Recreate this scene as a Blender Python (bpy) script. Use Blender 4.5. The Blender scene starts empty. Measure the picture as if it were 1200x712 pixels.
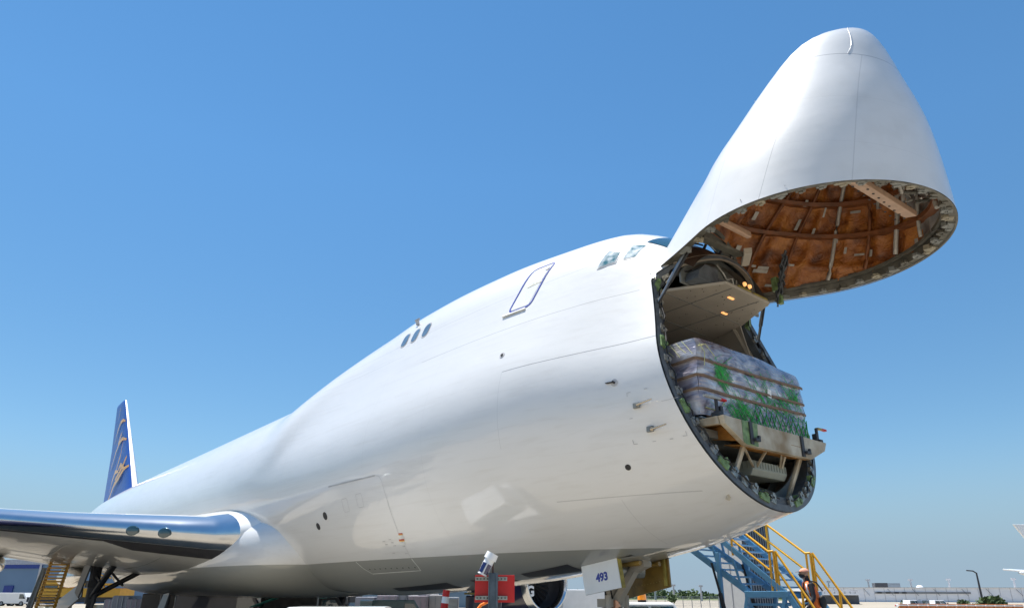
import bpy, bmesh, math, random
import numpy as np
from mathutils import Vector, Matrix
R = math.radians
rng = random.Random(7)
sc = bpy.context.scene
col = sc.collection

# ------------------------------------------------------------------ camera, sky, sun, exposure
CAM = dict(x=2.66989, y=-11.32989, z=1.9, yaw=-0.87476, pit=0.35496, rol=0.00353, f=799.927, y0=399.887)
F = Vector((math.sin(CAM['yaw'])*math.cos(CAM['pit']), math.cos(CAM['yaw'])*math.cos(CAM['pit']), math.sin(CAM['pit'])))
R1 = Vector((math.cos(CAM['yaw']), -math.sin(CAM['yaw']), 0)); U1 = R1.cross(F)
cr, sr = math.cos(CAM['rol']), math.sin(CAM['rol'])
RR = R1*cr + U1*sr; UU = -R1*sr + U1*cr
cd = bpy.data.cameras.new("camera"); cam = bpy.data.objects.new("camera", cd); col.objects.link(cam)
M = Matrix.Identity(4)
for i in range(3):
    M[i][0] = RR[i]; M[i][1] = UU[i]; M[i][2] = -F[i]
M[0][3], M[1][3], M[2][3] = CAM['x'], CAM['y'], CAM['z']
cam.matrix_world = M
cd.sensor_width = 36; cd.lens = CAM['f']/1200*36; cd.shift_y = (CAM['y0']-356)/1200
cd.clip_start = 0.05; cd.clip_end = 20000
sc.camera = cam
CW = Vector((CAM['x'], CAM['y'], CAM['z']))

SUN = Vector((-0.27, -0.03, 0.96)).normalized()
w = bpy.data.worlds.new("World"); sc.world = w; w.use_nodes = True
nt = w.node_tree; bg = nt.nodes['Background']
sky = nt.nodes.new('ShaderNodeTexSky'); sky.sky_type = 'NISHITA'; sky.sun_disc = False
sky.sun_elevation = math.asin(SUN.z); sky.sun_rotation = math.atan2(SUN.x, SUN.y)
sky.air_density = 1.0; sky.dust_density = 0.0; sky.ozone_density = 1.6; sky.altitude = 100
hs = nt.nodes.new('ShaderNodeHueSaturation'); hs.inputs['Saturation'].default_value = 1.22; hs.inputs['Hue'].default_value = .493; nt.links.new(sky.outputs[0], hs.inputs['Color'])
wtc = nt.nodes.new('ShaderNodeTexCoord'); wsp = nt.nodes.new('ShaderNodeSeparateXYZ'); nt.links.new(wtc.outputs['Generated'], wsp.inputs[0])
wmr = nt.nodes.new('ShaderNodeMapRange'); wmr.inputs['From Min'].default_value = .0; wmr.inputs['From Max'].default_value = .55; wmr.inputs['To Min'].default_value = .74; wmr.inputs['To Max'].default_value = 1.12
nt.links.new(wsp.outputs[2], wmr.inputs[0]); wvm = nt.nodes.new('ShaderNodeVectorMath'); wvm.operation = 'SCALE'; nt.links.new(hs.outputs[0], wvm.inputs[0]); nt.links.new(wmr.outputs[0], wvm.inputs['Scale'])
# summer haze whitening and dulling the lowest degrees of the sky
whr = nt.nodes.new('ShaderNodeMapRange'); whr.interpolation_type = 'SMOOTHERSTEP'; whr.inputs['From Min'].default_value = .0; whr.inputs['From Max'].default_value = .22; whr.inputs['To Min'].default_value = .9; whr.inputs['To Max'].default_value = 0
nt.links.new(wsp.outputs[2], whr.inputs[0]); wmx = nt.nodes.new('ShaderNodeMixRGB'); nt.links.new(whr.outputs[0], wmx.inputs[0]); nt.links.new(wvm.outputs[0], wmx.inputs[1]); wmx.inputs[2].default_value = (1.95, 2.9, 3.95, 1)
nt.links.new(wmx.outputs[0], bg.inputs[0]); bg.inputs[1].default_value = 0.083
ld = bpy.data.lights.new("sun", 'SUN'); ld.energy = 5.0; ld.angle = R(0.53); ld.color = (1, .955, .88)
lo = bpy.data.objects.new("sun", ld); col.objects.link(lo); lo.rotation_euler = (-SUN).to_track_quat('-Z', 'Y').to_euler()
lo.location = (0, 0, 60)
sc.view_settings.view_transform = 'Standard'; sc.view_settings.look = 'None'
sc.view_settings.exposure = 0.82; sc.view_settings.gamma = 1
sc.render.engine = 'CYCLES'
sc.cycles.max_bounces = 7; sc.cycles.transparent_max_bounces = 10

# ------------------------------------------------------------------ helpers
def px_ray(x, y):
    return (F + RR*((x-600)/CAM['f']) - UU*((y-CAM['y0'])/CAM['f']))
def spot(x, dist, z=0.0):
    """the place on the apron that lies `dist` metres away under this bearing"""
    d = px_ray(x, 697); d.z = 0; d.normalize()
    return Vector((CW.x + d.x*dist, CW.y + d.y*dist, z))

def newmat(name):
    m = bpy.data.materials.new(name); m.use_nodes = True
    return m, m.node_tree, m.node_tree.nodes['Principled BSDF']
def mat(name, c, rough=.6, metal=0, bump=0, bscale=20, var=.12, vscale=3, coat=0, emit=None, es=1, spec=.5, coatr=.03, detail=5, c2=None, stretch=None):
    m, t, b = newmat(name); L = t.links
    tc = t.nodes.new('ShaderNodeTexCoord'); src = tc.outputs['Object']
    if stretch:
        mp = t.nodes.new('ShaderNodeMapping'); mp.inputs['Scale'].default_value = stretch
        L.new(src, mp.inputs[0]); src = mp.outputs[0]
    n = t.nodes.new('ShaderNodeTexNoise'); n.inputs['Scale'].default_value = vscale; n.inputs['Detail'].default_value = detail
    L.new(src, n.inputs['Vector'])
    r = t.nodes.new('ShaderNodeValToRGB')
    if c2 is None:
        lo_ = [max(0, v*(1-var)) for v in c]; hi_ = [min(1, v*(1+var)) for v in c]
    else: lo_, hi_ = c, c2
    r.color_ramp.elements[0].position = .33; r.color_ramp.elements[1].position = .67
    r.color_ramp.elements[0].color = (*lo_, 1); r.color_ramp.elements[1].color = (*hi_, 1)
    L.new(n.outputs[0], r.inputs[0]); L.new(r.outputs[0], b.inputs['Base Color'])
    b.inputs['Roughness'].default_value = rough; b.inputs['Metallic'].default_value = metal
    b.inputs['Coat Weight'].default_value = coat; b.inputs['Coat Roughness'].default_value = coatr
    b.inputs['Specular IOR Level'].default_value = spec
    if bump:
        n2 = t.nodes.new('ShaderNodeTexNoise'); n2.inputs['Scale'].default_value = bscale; n2.inputs['Detail'].default_value = 4
        L.new(src, n2.inputs['Vector'])
        bp = t.nodes.new('ShaderNodeBump'); bp.inputs['Strength'].default_value = bump; bp.inputs['Distance'].default_value = .02
        L.new(n2.outputs[0], bp.inputs['Height']); L.new(bp.outputs[0], b.inputs['Normal'])
    if emit:
        b.inputs['Emission Color'].default_value = (*emit, 1); b.inputs['Emission Strength'].default_value = es
    return m

def tag(o, label=None, cat=None, group=None, kind=None):
    if label: o['label'] = label
    if cat: o['category'] = cat
    if group: o['group'] = group
    if kind: o['kind'] = kind
    return o
def empty(name, loc, label=None, cat=None, group=None):
    o = bpy.data.objects.new(name, None); col.objects.link(o); o.location = loc; o.empty_display_size = .3
    return tag(o, label, cat, group)
def worldloc(o):
    p = Vector(o.location)
    return p

class MB:
    def __init__(s): s.v = []; s.f = []; s.m = []; s.sm = []; s.uv = None
    def add(s, vs, fs, mi=0, smooth=False):
        k = len(s.v); s.v += [tuple(q) for q in vs]; s.f += [tuple(i+k for i in q) for q in fs]
        s.m += [mi]*len(fs); s.sm += [smooth]*len(fs); return s
    def box(s, c, size, rz=0, mi=0, mat_=None):
        a, b, d = [q/2 for q in size]
        vs = [Vector((x, y, z)) for x in (-a, a) for y in (-b, b) for z in (-d, d)]
        Rm = mat_ if mat_ is not None else Matrix.Rotation(rz, 3, 'Z')
        vs = [Rm @ q + Vector(c) for q in vs]
        return s.add(vs, [(0,1,3,2),(4,6,7,5),(0,4,5,1),(2,3,7,6),(0,2,6,4),(1,5,7,3)], mi)
    def beam(s, p, q, wd, ht, up=(0, 0, 1), mi=0):
        p, q = Vector(p), Vector(q); d = (q-p); L = d.length
        if L < 1e-6: return s
        d.normalize(); u = Vector(up)
        if abs(d.dot(u)) > .97: u = Vector((1, 0, 0))
        a = d.cross(u).normalized(); b = a.cross(d).normalized()
        vs = [p + a*i*wd/2 + b*j*ht/2 + d*k*L for k in (0, 1) for i, j in ((-1,-1),(1,-1),(1,1),(-1,1))]
        return s.add(vs, [(3,2,1,0),(4,5,6,7),(0,1,5,4),(1,2,6,5),(2,3,7,6),(3,0,4,7)], mi)
    def tube(s, p, q, r, r2=None, n=12, mi=0, caps=True):
        p, q = Vector(p), Vector(q); r2 = r if r2 is None else r2
        d = (q-p).normalized(); u = Vector((0, 0, 1)) if abs(d.z) < .9 else Vector((1, 0, 0))
        a = d.cross(u).normalized(); b = a.cross(d)
        vs = []
        for k, (c, rr) in enumerate(((p, r), (q, r2))):
            vs += [c + (a*math.cos(t*2*math.pi/n) + b*math.sin(t*2*math.pi/n))*rr for t in range(n)]
        fs = [(i, (i+1) % n, n+(i+1) % n, n+i) for i in range(n)]
        s.add(vs, fs, mi, True)
        if caps:
            s.add(vs[:n], [tuple(range(n))[::-1]], mi); s.add(vs[n:], [tuple(range(n))], mi)
        return s
    def path(s, pts, r, n=6, mi=0):
        pts = [Vector(p) for p in pts]; N = len(pts); vs = []
        for i, p in enumerate(pts):
            d = (pts[min(i+1, N-1)] - pts[max(i-1, 0)]).normalized()
            u = Vector((0, 0, 1)) if abs(d.z) < .9 else Vector((1, 0, 0))
            a = d.cross(u).normalized(); b = a.cross(d)
            vs += [p + (a*math.cos(t*2*math.pi/n) + b*math.sin(t*2*math.pi/n))*r for t in range(n)]
        fs = [(k*n+i, k*n+(i+1) % n, (k+1)*n+(i+1) % n, (k+1)*n+i) for k in range(N-1) for i in range(n)]
        s.add(vs, fs, mi, True)
        s.add(vs[:n], [tuple(range(n))[::-1]], mi); s.add(vs[-n:], [tuple(range(n))], mi)
        return s
    def lathe(s, prof, origin, axis='X', n=48, mi=0, smooth=True):
        """prof: (along, radius) pairs turned about `axis` through origin"""
        vs = []; O = Vector(origin)
        for a_, r_ in prof:
            for t in range(n):
                th = 2*math.pi*t/n; c_, s_ = r_*math.cos(th), r_*math.sin(th)
                vs.append(O + (Vector((a_, c_, s_)) if axis == 'X' else Vector((c_, s_, a_)) if axis == 'Z' else Vector((c_, a_, s_))))
        fs = [(k*n+i, (k+1)*n+i, (k+1)*n+(i+1) % n, k*n+(i+1) % n) for k in range(len(prof)-1) for i in range(n)]
        return s.add(vs, fs, mi, smooth)
    def prism(s, poly, axis, a0, a1, mi=0):
        """poly in the two other axes, extruded along `axis`"""
        def P(u, v_, a_): return {'X': (a_, u, v_), 'Y': (u, a_, v_), 'Z': (u, v_, a_)}[axis]
        n = len(poly); vs = [P(u, v_, a0) for u, v_ in poly] + [P(u, v_, a1) for u, v_ in poly]
        return s.add(vs, [tuple(range(n))[::-1], tuple(range(n, 2*n))] + [(i, (i+1) % n, n+(i+1) % n, n+i) for i in range(n)], mi)
    def grid(s, G, mi=0, smooth=True, closed=False):
        """G: rows of equal-length point lists"""
        k = len(G[0]); vs = [p for row in G for p in row]; kk = k if closed else k-1
        fs = [(i*k+j, i*k+(j+1) % k, (i+1)*k+(j+1) % k, (i+1)*k+j) for i in range(len(G)-1) for j in range(kk)]
        return s.add(vs, fs, mi, smooth)
    def build(s, name, mats, parent=None, origin=None, bevel=0, solid=0, fixn=True, weld=False, autosm=None):
        me = bpy.data.meshes.new(name)
        o = bpy.data.objects.new(name, me); col.objects.link(o)
        vs = s.v
        if parent is None and origin is not None:
            ox, oy, oz = origin; vs = [(a-ox, b-oy, c-oz) for a, b, c in vs]; o.location = origin
        me.from_pydata(vs, [], s.f)
        mats = mats if isinstance(mats, (list, tuple)) else [mats]
        for m in mats: me.materials.append(m)
        me.polygons.foreach_set('material_index', s.m); me.polygons.foreach_set('use_smooth', s.sm)
        if s.uv is not None:
            ul = me.uv_layers.new(name='uv')
            for lp in me.loops: ul.data[lp.index].uv = s.uv[lp.vertex_index]
        if fixn or weld:
            bm = bmesh.new(); bm.from_mesh(me)
            if weld: bmesh.ops.remove_doubles(bm, verts=bm.verts, dist=1e-4)
            if fixn: bmesh.ops.recalc_face_normals(bm, faces=bm.faces)
            bm.to_mesh(me); bm.free()
        me.update()
        if bevel:
            b = o.modifiers.new('bevel', 'BEVEL'); b.width = bevel; b.segments = 2; b.limit_method = 'ANGLE'
        if solid:
            b = o.modifiers.new('solid', 'SOLIDIFY'); b.thickness = solid; b.offset = 0
        if parent is not None:
            o.parent = parent
            base = parent
            T = Vector((0, 0, 0))
            while base is not None:
                T += Vector(base.location); base = base.parent
            if parent.parent is None or parent.type == 'EMPTY':
                o.matrix_parent_inverse = Matrix.Translation(-T) if parent.type == 'EMPTY' else Matrix.Identity(4)
            else:
                o.matrix_parent_inverse = Matrix.Identity(4)
        return o
def kids(o): return [c for c in bpy.data.objects if c.parent == o]
def copy_tree(o, parent=None):
    c = o.copy(); col.objects.link(c)
    if parent is not None:
        c.parent = parent; c.matrix_parent_inverse = o.matrix_parent_inverse.copy()
    for ch in kids(o): copy_tree(ch, c)
    return c
def text_mb(txt, size, O, X, Y, depth=.004, name='t'):
    """flat lettering laid at O with reading direction X and up Y"""
    cu = bpy.data.curves.new(name, 'FONT'); cu.body = txt; cu.size = size; cu.extrude = depth/2; cu.align_x = 'CENTER'; cu.align_y = 'CENTER'
    cu.offset = .008*size/.2 if size > .1 else 0
    ob = bpy.data.objects.new(name, cu); col.objects.link(ob)
    dg = bpy.context.evaluated_depsgraph_get(); me = bpy.data.meshes.new_from_object(ob.evaluated_get(dg))
    X = Vector(X).normalized(); Y = Vector(Y).normalized(); Z = X.cross(Y)
    mb = MB(); mb.add([Vector(O) + X*v.co.x + Y*v.co.y + Z*v.co.z for v in me.vertices], [tuple(p.vertices) for p in me.polygons])
    bpy.data.objects.remove(ob); bpy.data.meshes.remove(me)
    return mb

# ------------------------------------------------------------------ materials
def line_mask(t, sock, val, hw):
    a = t.nodes.new('ShaderNodeMath'); a.operation = 'SUBTRACT'; t.links.new(sock, a.inputs[0]); a.inputs[1].default_value = val
    b = t.nodes.new('ShaderNodeMath'); b.operation = 'ABSOLUTE'; t.links.new(a.outputs[0], b.inputs[0])
    c = t.nodes.new('ShaderNodeMath'); c.operation = 'LESS_THAN'; t.links.new(b.outputs[0], c.inputs[0]); c.inputs[1].default_value = hw
    return c.outputs[0]
def rng_mask(t, sock, lo_, hi_):
    a = t.nodes.new('ShaderNodeMath'); a.operation = 'GREATER_THAN'; t.links.new(sock, a.inputs[0]); a.inputs[1].default_value = lo_
    b = t.nodes.new('ShaderNodeMath'); b.operation = 'LESS_THAN'; t.links.new(sock, b.inputs[0]); b.inputs[1].default_value = hi_
    c = t.nodes.new('ShaderNodeMath'); c.operation = 'MULTIPLY'; t.links.new(a.outputs[0], c.inputs[0]); t.links.new(b.outputs[0], c.inputs[1])
    return c.outputs[0]
def mul(t, a, b):
    c = t.nodes.new('ShaderNodeMath'); c.operation = 'MULTIPLY'; t.links.new(a, c.inputs[0])
    if isinstance(b, (int, float)): c.inputs[1].default_value = b
    else: t.links.new(b, c.inputs[1])
    return c.outputs[0]
def mx(t, a, b):
    c = t.nodes.new('ShaderNodeMath'); c.operation = 'MAXIMUM'; t.links.new(a, c.inputs[0]); t.links.new(b, c.inputs[1]); return c.outputs[0]

def aircraft_paint(name, belly=True, uvlines=False):
    m, t, b = newmat(name); L = t.links
    tc = t.nodes.new('ShaderNodeTexCoord'); sp = t.nodes.new('ShaderNodeSeparateXYZ')
    L.new(tc.outputs['UV' if uvlines else 'Object'], sp.inputs[0])
    X, Y, Z = sp.outputs
    if uvlines:      # u = station, v = height (closed frame)
        ms = mul(t, line_mask(t, X, 1.01, .008), .8)
        rgt = rng_mask(t, X, 1.0, 5.5)
        for v_, k in ((5.17, .6), (6.2, .3)):
            ms = mx(t, ms, mul(t, mul(t, line_mask(t, Y, v_, .0065), rgt), k))
        q1 = mul(t, X, .30); q2 = mul(t, mul(t, X, X), -.022)
        ad = t.nodes.new('ShaderNodeMath'); ad.operation = 'ADD'; L.new(q1, ad.inputs[0]); L.new(q2, ad.inputs[1])
        ae = t.nodes.new('ShaderNodeMath'); ae.operation = 'ADD'; L.new(ad.outputs[0], ae.inputs[0]); L.new(Y, ae.inputs[1])
        ms = mx(t, ms, mul(t, mul(t, line_mask(t, ae.outputs[0], 4.80, .006), rgt), .3))
        for s_ in (2.1, 3.05): ms = mx(t, ms, mul(t, line_mask(t, X, s_, .005), .12))
    else:
        ms = mul(t, mul(t, line_mask(t, Z, 6.2, .009), rng_mask(t, X, -7.75, -4)), 1.0)
        ms = mx(t, ms, mul(t, mul(t, line_mask(t, Z, 7.37, .009), rng_mask(t, X, -11.3, -4.9)), .55))
        ms = mx(t, ms, mul(t, mul(t, line_mask(t, Z, 8.35, .007), rng_mask(t, X, -17.2, -5.9)), .35))
        ms = mx(t, ms, mul(t, mul(t, line_mask(t, Z, 7.9, .007), rng_mask(t, X, -30, -12.5)), .35))
        ms = mx(t, ms, mul(t, mul(t, line_mask(t, Z, 3.55, .008), rng_mask(t, X, -6.9, -4.2)), .5))
        for x_, z0, z1, k in ((-7.76, 4.6, 6.2, .25), (-12.9, 4.8, 7.4, .15), (-10.3, 3, 7.4, .12), (-17.9, 4.6, 9, .18), (-24, 4.5, 9, .15), (-30.5, 4.5, 9, .15), (-37, 4.5, 9, .15), (-44, 3, 9, .15), (-5.6, 2.8, 3.5, .25)):
            ms = mx(t, ms, mul(t, mul(t, line_mask(t, X, x_, .007), rng_mask(t, Z, z0, z1)), k))
    n = t.nodes.new('ShaderNodeTexNoise'); n.inputs['Scale'].default_value = 1.2; n.inputs['Detail'].default_value = 7
    mp = t.nodes.new('ShaderNodeMapping'); mp.inputs['Scale'].default_value = (.5, 1, 2.2); L.new(tc.outputs['Object'], mp.inputs[0]); L.new(mp.outputs[0], n.inputs['Vector'])
    r = t.nodes.new('ShaderNodeValToRGB'); r.color_ramp.elements[0].position = .3; r.color_ramp.elements[1].position = .75
    r.color_ramp.elements[0].color = (.685, .685, .675, 1); r.color_ramp.elements[1].color = (.715, .715, .71, 1)
    L.new(n.outputs[0], r.inputs[0]); c = r.outputs[0]
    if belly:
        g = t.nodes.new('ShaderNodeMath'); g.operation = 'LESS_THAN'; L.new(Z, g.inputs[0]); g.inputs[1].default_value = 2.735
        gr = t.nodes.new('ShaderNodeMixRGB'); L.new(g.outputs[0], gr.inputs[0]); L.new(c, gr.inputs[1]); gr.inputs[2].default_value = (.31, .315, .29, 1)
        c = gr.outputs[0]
    # streaks of dirt running aft along the lower body
    n3 = t.nodes.new('ShaderNodeTexNoise'); n3.inputs['Scale'].default_value = 2.0; n3.inputs['Detail'].default_value = 6
    mp3 = t.nodes.new('ShaderNodeMapping'); mp3.inputs['Scale'].default_value = (.25, 3, 5) if not uvlines else (1, 1, 1)
    L.new(tc.outputs['Object'], mp3.inputs[0]); L.new(mp3.outputs[0], n3.inputs['Vector'])
    r3 = t.nodes.new('ShaderNodeValToRGB'); r3.color_ramp.elements[0].position = .52; r3.color_ramp.elements[1].position = .8
    r3.color_ramp.elements[0].color = (0, 0, 0, 1); r3.color_ramp.elements[1].color = (.16, .16, .16, 1); L.new(n3.outputs[0], r3.inputs[0])
    dm = t.nodes.new('ShaderNodeMixRGB'); L.new(r3.outputs[0], dm.inputs[0]); L.new(c, dm.inputs[1]); dm.inputs[2].default_value = (.38, .34, .28, 1)
    lm = t.nodes.new('ShaderNodeMixRGB'); L.new(mul(t, ms, .62), lm.inputs[0]); L.new(dm.outputs[0], lm.inputs[1]); lm.inputs[2].default_value = (.10, .10, .11, 1)
    L.new(lm.outputs[0], b.inputs['Base Color'])
    b.inputs['Roughness'].default_value = .42; b.inputs['Coat Weight'].default_value = .75; b.inputs['Coat Roughness'].default_value = .04
    b.inputs['Coat IOR'].default_value = 1.55
    # sheet-metal waviness seen in the reflections
    n2 = t.nodes.new('ShaderNodeTexNoise'); n2.inputs['Scale'].default_value = 1.1; n2.inputs['Detail'].default_value = 3
    mp2 = t.nodes.new('ShaderNodeMapping'); mp2.inputs['Scale'].default_value = (1.0, 1.6, 1.6); L.new(tc.outputs['Object'], mp2.inputs[0]); L.new(mp2.outputs[0], n2.inputs['Vector'])
    bp = t.nodes.new('ShaderNodeBump'); bp.inputs['Strength'].default_value = .22; bp.inputs['Distance'].default_value = .03
    L.new(n2.outputs[0], bp.inputs['Height'])
    L.new(bp.outputs[0], b.inputs['Normal']); L.new(bp.outputs[0], b.inputs['Coat Normal'])
    return m
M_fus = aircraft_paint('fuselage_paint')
M_door = aircraft_paint('nose_door_paint', belly=False, uvlines=True)
M_white = mat('white_paint', (.78, .78, .77), .3, coat=.8, var=.03)
M_fair = mat('fairing_paint', (.76, .76, .75), .3, coat=1, var=.03)
M_bellygrey = mat('belly_grey', (.40, .405, .385), .35, coat=.7, var=.05)
M_wing = mat('wing_grey', (.46, .46, .44), .38, coat=.3, var=.07, vscale=1.5)
M_alu = mat('polished_aluminium', (.60, .62, .65), .2, metal=1, bump=.05, bscale=2, var=.03)
M_chrome = mat('bare_metal', (.62, .60, .57), .22, metal=1, var=.1)
M_black = mat('black_rubber', (.02, .02, .022), .6)
M_gap = mat('dark_gap', (.035, .035, .04), .5)
M_glass = mat('cockpit_glass', (.02, .06, .07), .03, spec=.9, coat=1)
M_pane = mat('cabin_pane', (.10, .15, .20), .12, coat=1, var=.2)
M_sideglass = mat('side_glass', (.06, .17, .19), .08, vscale=7, coat=1, c2=(.72, .76, .76))  # white mottling paints bright reflections into the dark teal glass
M_navy = mat('navy_paint', (.010, .062, .33), .4, coat=.15, var=.08)
M_darknavy = mat('dark_navy_paint', (.012, .014, .05), .3, coat=.6, var=.1)
M_gold = mat('gold_paint', (.75, .36, .03), .4, coat=.5, var=.05)
M_blueline = mat('blue_outline', (.03, .05, .30), .4)
M_greyline = mat('grey_outline', (.42, .42, .43), .5)
M_lightline = mat('light_outline', (.68, .69, .66), .5)
M_red = mat('red_paint', (.58, .010, .008), .45, var=.15)
M_orange = mat('orange_plastic', (.85, .22, .015), .45)
M_insul = None
M_rim = mat('rim_primer', (.10, .115, .13), .5, var=.25, vscale=6)
M_rimdoor = mat('rim_olive', (.10, .095, .075), .5, var=.3, vscale=5)
M_green = mat('green_primer', (.16, .25, .10), .5, var=.4, vscale=10)
M_lightbr = mat('bracket_cream', (.30, .27, .20), .5, var=.2, vscale=6)
M_yelgreen = mat('yellow_primer', (.34, .27, .06), .5, var=.3, vscale=6)
M_latch = mat('latch_metal', (.33, .33, .30), .35, metal=.5, var=.3, vscale=20)
M_beige = mat('beige_lining', (.40, .355, .29), .55, var=.08, vscale=2)
M_lining = mat('hold_lining', (.22, .19, .16), .6, var=.2, vscale=2)
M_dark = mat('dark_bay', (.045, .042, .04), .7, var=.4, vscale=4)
M_greyframe = mat('grey_frame', (.20, .21, .20), .5, var=.15, vscale=4)
M_pink = mat('beam_pinkish', (.50, .33, .23), .5, var=.12, vscale=6)
M_tape = mat('foil_tape', (.42, .40, .36), .4, metal=.2, var=.15, vscale=12)
M_steel = mat('galvanised_steel', (.24, .27, .30), .42, metal=.7, var=.15, vscale=10, bump=.1)
M_lamp = mat('amber_lamp', (.9, .5, .2), .3, emit=(1, .45, .15), es=.7)
M_plastic = mat('white_plastic', (.82, .82, .82), .3, coat=.3, var=.02)
M_solar = mat('solar_cell', (.015, .015, .09), .15, coat=1)
M_stairblue = mat('stair_blue', (.12, .33, .56), .45, var=.12, vscale=4, bump=.05)
M_yellow = mat('rail_yellow', (.78, .40, .02), .4, var=.08, coat=.2)
M_conc = None

def concrete():
    m, t, b = newmat('apron_concrete'); L = t.links
    g = t.nodes.new('ShaderNodeNewGeometry'); sp = t.nodes.new('ShaderNodeSeparateXYZ'); L.new(g.outputs['Position'], sp.inputs[0])
    n = t.nodes.new('ShaderNodeTexNoise'); n.inputs['Scale'].default_value = .09; n.inputs['Detail'].default_value = 9; L.new(g.outputs['Position'], n.inputs['Vector'])
    r = t.nodes.new('ShaderNodeValToRGB'); r.color_ramp.elements[0].position = .3; r.color_ramp.elements[1].position = .72
    r.color_ramp.elements[0].color = (.265, .232, .18, 1); r.color_ramp.elements[1].color = (.35, .308, .245, 1); L.new(n.outputs[0], r.inputs[0])
    ms = None
    for ax in (0, 1):
        f = t.nodes.new('ShaderNodeMath'); f.operation = 'PINGPONG'; L.new(sp.outputs[ax], f.inputs[0]); f.inputs[1].default_value = 3.75
        c = t.nodes.new('ShaderNodeMath'); c.operation = 'LESS_THAN'; L.new(f.outputs[0], c.inputs[0]); c.inputs[1].default_value = .03
        ms = c.outputs[0] if ms is None else mx(t, ms, c.outputs[0])
    n2 = t.nodes.new('ShaderNodeTexNoise'); n2.inputs['Scale'].default_value = .35; n2.inputs['Detail'].default_value = 5; L.new(g.outputs['Position'], n2.inputs['Vector'])
    r2 = t.nodes.new('ShaderNodeValToRGB'); r2.color_ramp.elements[0].position = .58; r2.color_ramp.elements[1].position = .75
    r2.color_ramp.elements[0].color = (0, 0, 0, 1); r2.color_ramp.elements[1].color = (.5, .5, .5, 1); L.new(n2.outputs[0], r2.inputs[0])
    m1 = t.nodes.new('ShaderNodeMixRGB'); L.new(r2.outputs[0], m1.inputs[0]); L.new(r.outputs[0], m1.inputs[1]); m1.inputs[2].default_value = (.16, .145, .13, 1)
    m2 = t.nodes.new('ShaderNodeMixRGB'); L.new(ms, m2.inputs[0]); L.new(m1.outputs[0], m2.inputs[1]); m2.inputs[2].default_value = (.05, .05, .05, 1)
    L.new(m2.outputs[0], b.inputs['Base Color']); b.inputs['Roughness'].default_value = .8
    return m

# ------------------------------------------------------------------ body lines of the aircraft (nose at x=0, tail towards -x)
KS = np.array([0,.35,1,2,3,4,5,6,7.5,9.5,11.5,13,14.5,16,17.5,19,21, 30, 42, 48, 54, 60, 66, 69.5])
zbK = [5.0187,4.5904,4.2466,3.755,3.42,3.1305,2.8424,2.6471,2.4282,2.2069,2.0689,1.9837,1.9134,1.8747,1.8833,1.9543,2.0535, 2.1,2.15,2.5,3.45,4.75,6.15,7.0]
wK = [.3506,.7909,1.1599,1.6372,2.0261,2.2489,2.448,2.688,2.9706,3.1346,3.2035,3.2312,3.2484,3.259,3.2679,3.2786,3.2924, 3.29,3.27,3.08,2.55,1.8,.95,.25]
ztK = [4.9258,5.5547,6.1647,6.9772,7.6486,8.2846,9.0695,9.5652,9.7926,9.9712,10.0253,9.9806,9.8097,9.6192,9.3512,8.9866,8.7004, 8.7,8.72,8.72,8.72,8.65,8.3,7.7]
r2K = [.1047,.6183,1.035,1.41,1.64,1.70,1.77,1.9505,2.1017,2.2538,2.3252,2.3737,2.4494,2.626,2.9134,3.25,3.3, 3.29,3.27,3.05,2.5,1.75,.9,.25]
ztK[0] = 5.06; zbK[0] = 4.98; wK[0] = .04; r2K[0] = .03
def pch(x, xk, yk):
    yk = np.asarray(yk, float); h = np.diff(xk); d = np.diff(yk)/h; m = np.zeros(len(xk))
    with np.errstate(all='ignore'):
        m[1:-1] = np.where(d[:-1]*d[1:] > 0, 2*d[:-1]*d[1:]/(d[:-1]+d[1:]+1e-30), 0)
    m[0] = d[0]; m[-1] = d[-1]
    x = np.clip(x, xk[0], xk[-1]); i = np.clip(np.searchsorted(xk, x, side='right')-1, 0, len(h)-1); t = (x-xk[i])/h[i]
    return yk[i]*(1+2*t)*(1-t)**2+h[i]*m[i]*t*(1-t)**2+yk[i+1]*t*t*(3-2*t)+h[i]*m[i+1]*t*t*(t-1)
UK = np.sqrt(KS)
def prof(s, inset=0.0):
    u = np.sqrt(max(s, 0))
    a, b, c, d = (float(pch(np.array([u]), UK, K)[0]) for K in (zbK, wK, ztK, r2K))
    return a+inset, max(.01, b-inset), c-inset, max(.01, d-inset)
def half_y(z, a):
    zb, w_, zt, r2 = a; c1 = zb+w_; r1 = w_; c2 = zt-r2; d = max(c2-c1, 1e-6)
    sa = min(max((r1-r2)/d, -1), .999); ca = math.sqrt(1-sa*sa); z1 = c1+r1*sa; z2 = c2+r2*sa
    if z < z1: return math.sqrt(max(0, r1*r1-(z-c1)**2))
    if z > z2: return math.sqrt(max(0, r2*r2-(z-c2)**2))
    return r1*ca+(z-z1)/(z2-z1+1e-9)*(r2*ca-r1*ca)
HX, HZ, HA = -4.8167, 7.8329, 1.3035
def scut(z):
    t = (z-3.1)/5; return 3.5515+1.2637*t+.0449*t*t
def scut_cap(z):
    if z < 7.55: return scut(z)
    u = min(1, (z-7.55)/(8.28-7.55)); u = u*u*(3-2*u)
    return scut(7.55)*(1-u) + 3.98*u
def scut_doorf(z):
    if z < 7.76: return scut(z)
    u = min(1, max(0, (z-7.76)/(8.02-7.76))); u = u*u*(3-2*u)
    return scut(7.76)*(1-u)+3.58*u
NJ = 64
FJ = [(1-math.cos(math.pi*j/NJ))/2 for j in range(NJ+1)]
def cut_station(fj, fn, s0=4.2):
    lo_, hi_ = 2.5, 6.0
    for _ in range(40):
        s = (lo_+hi_)/2; a = prof(s); z = a[0]+(a[2]-a[0])*fj
        if s < fn(z): lo_ = s
        else: hi_ = s
    return (lo_+hi_)/2
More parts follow.
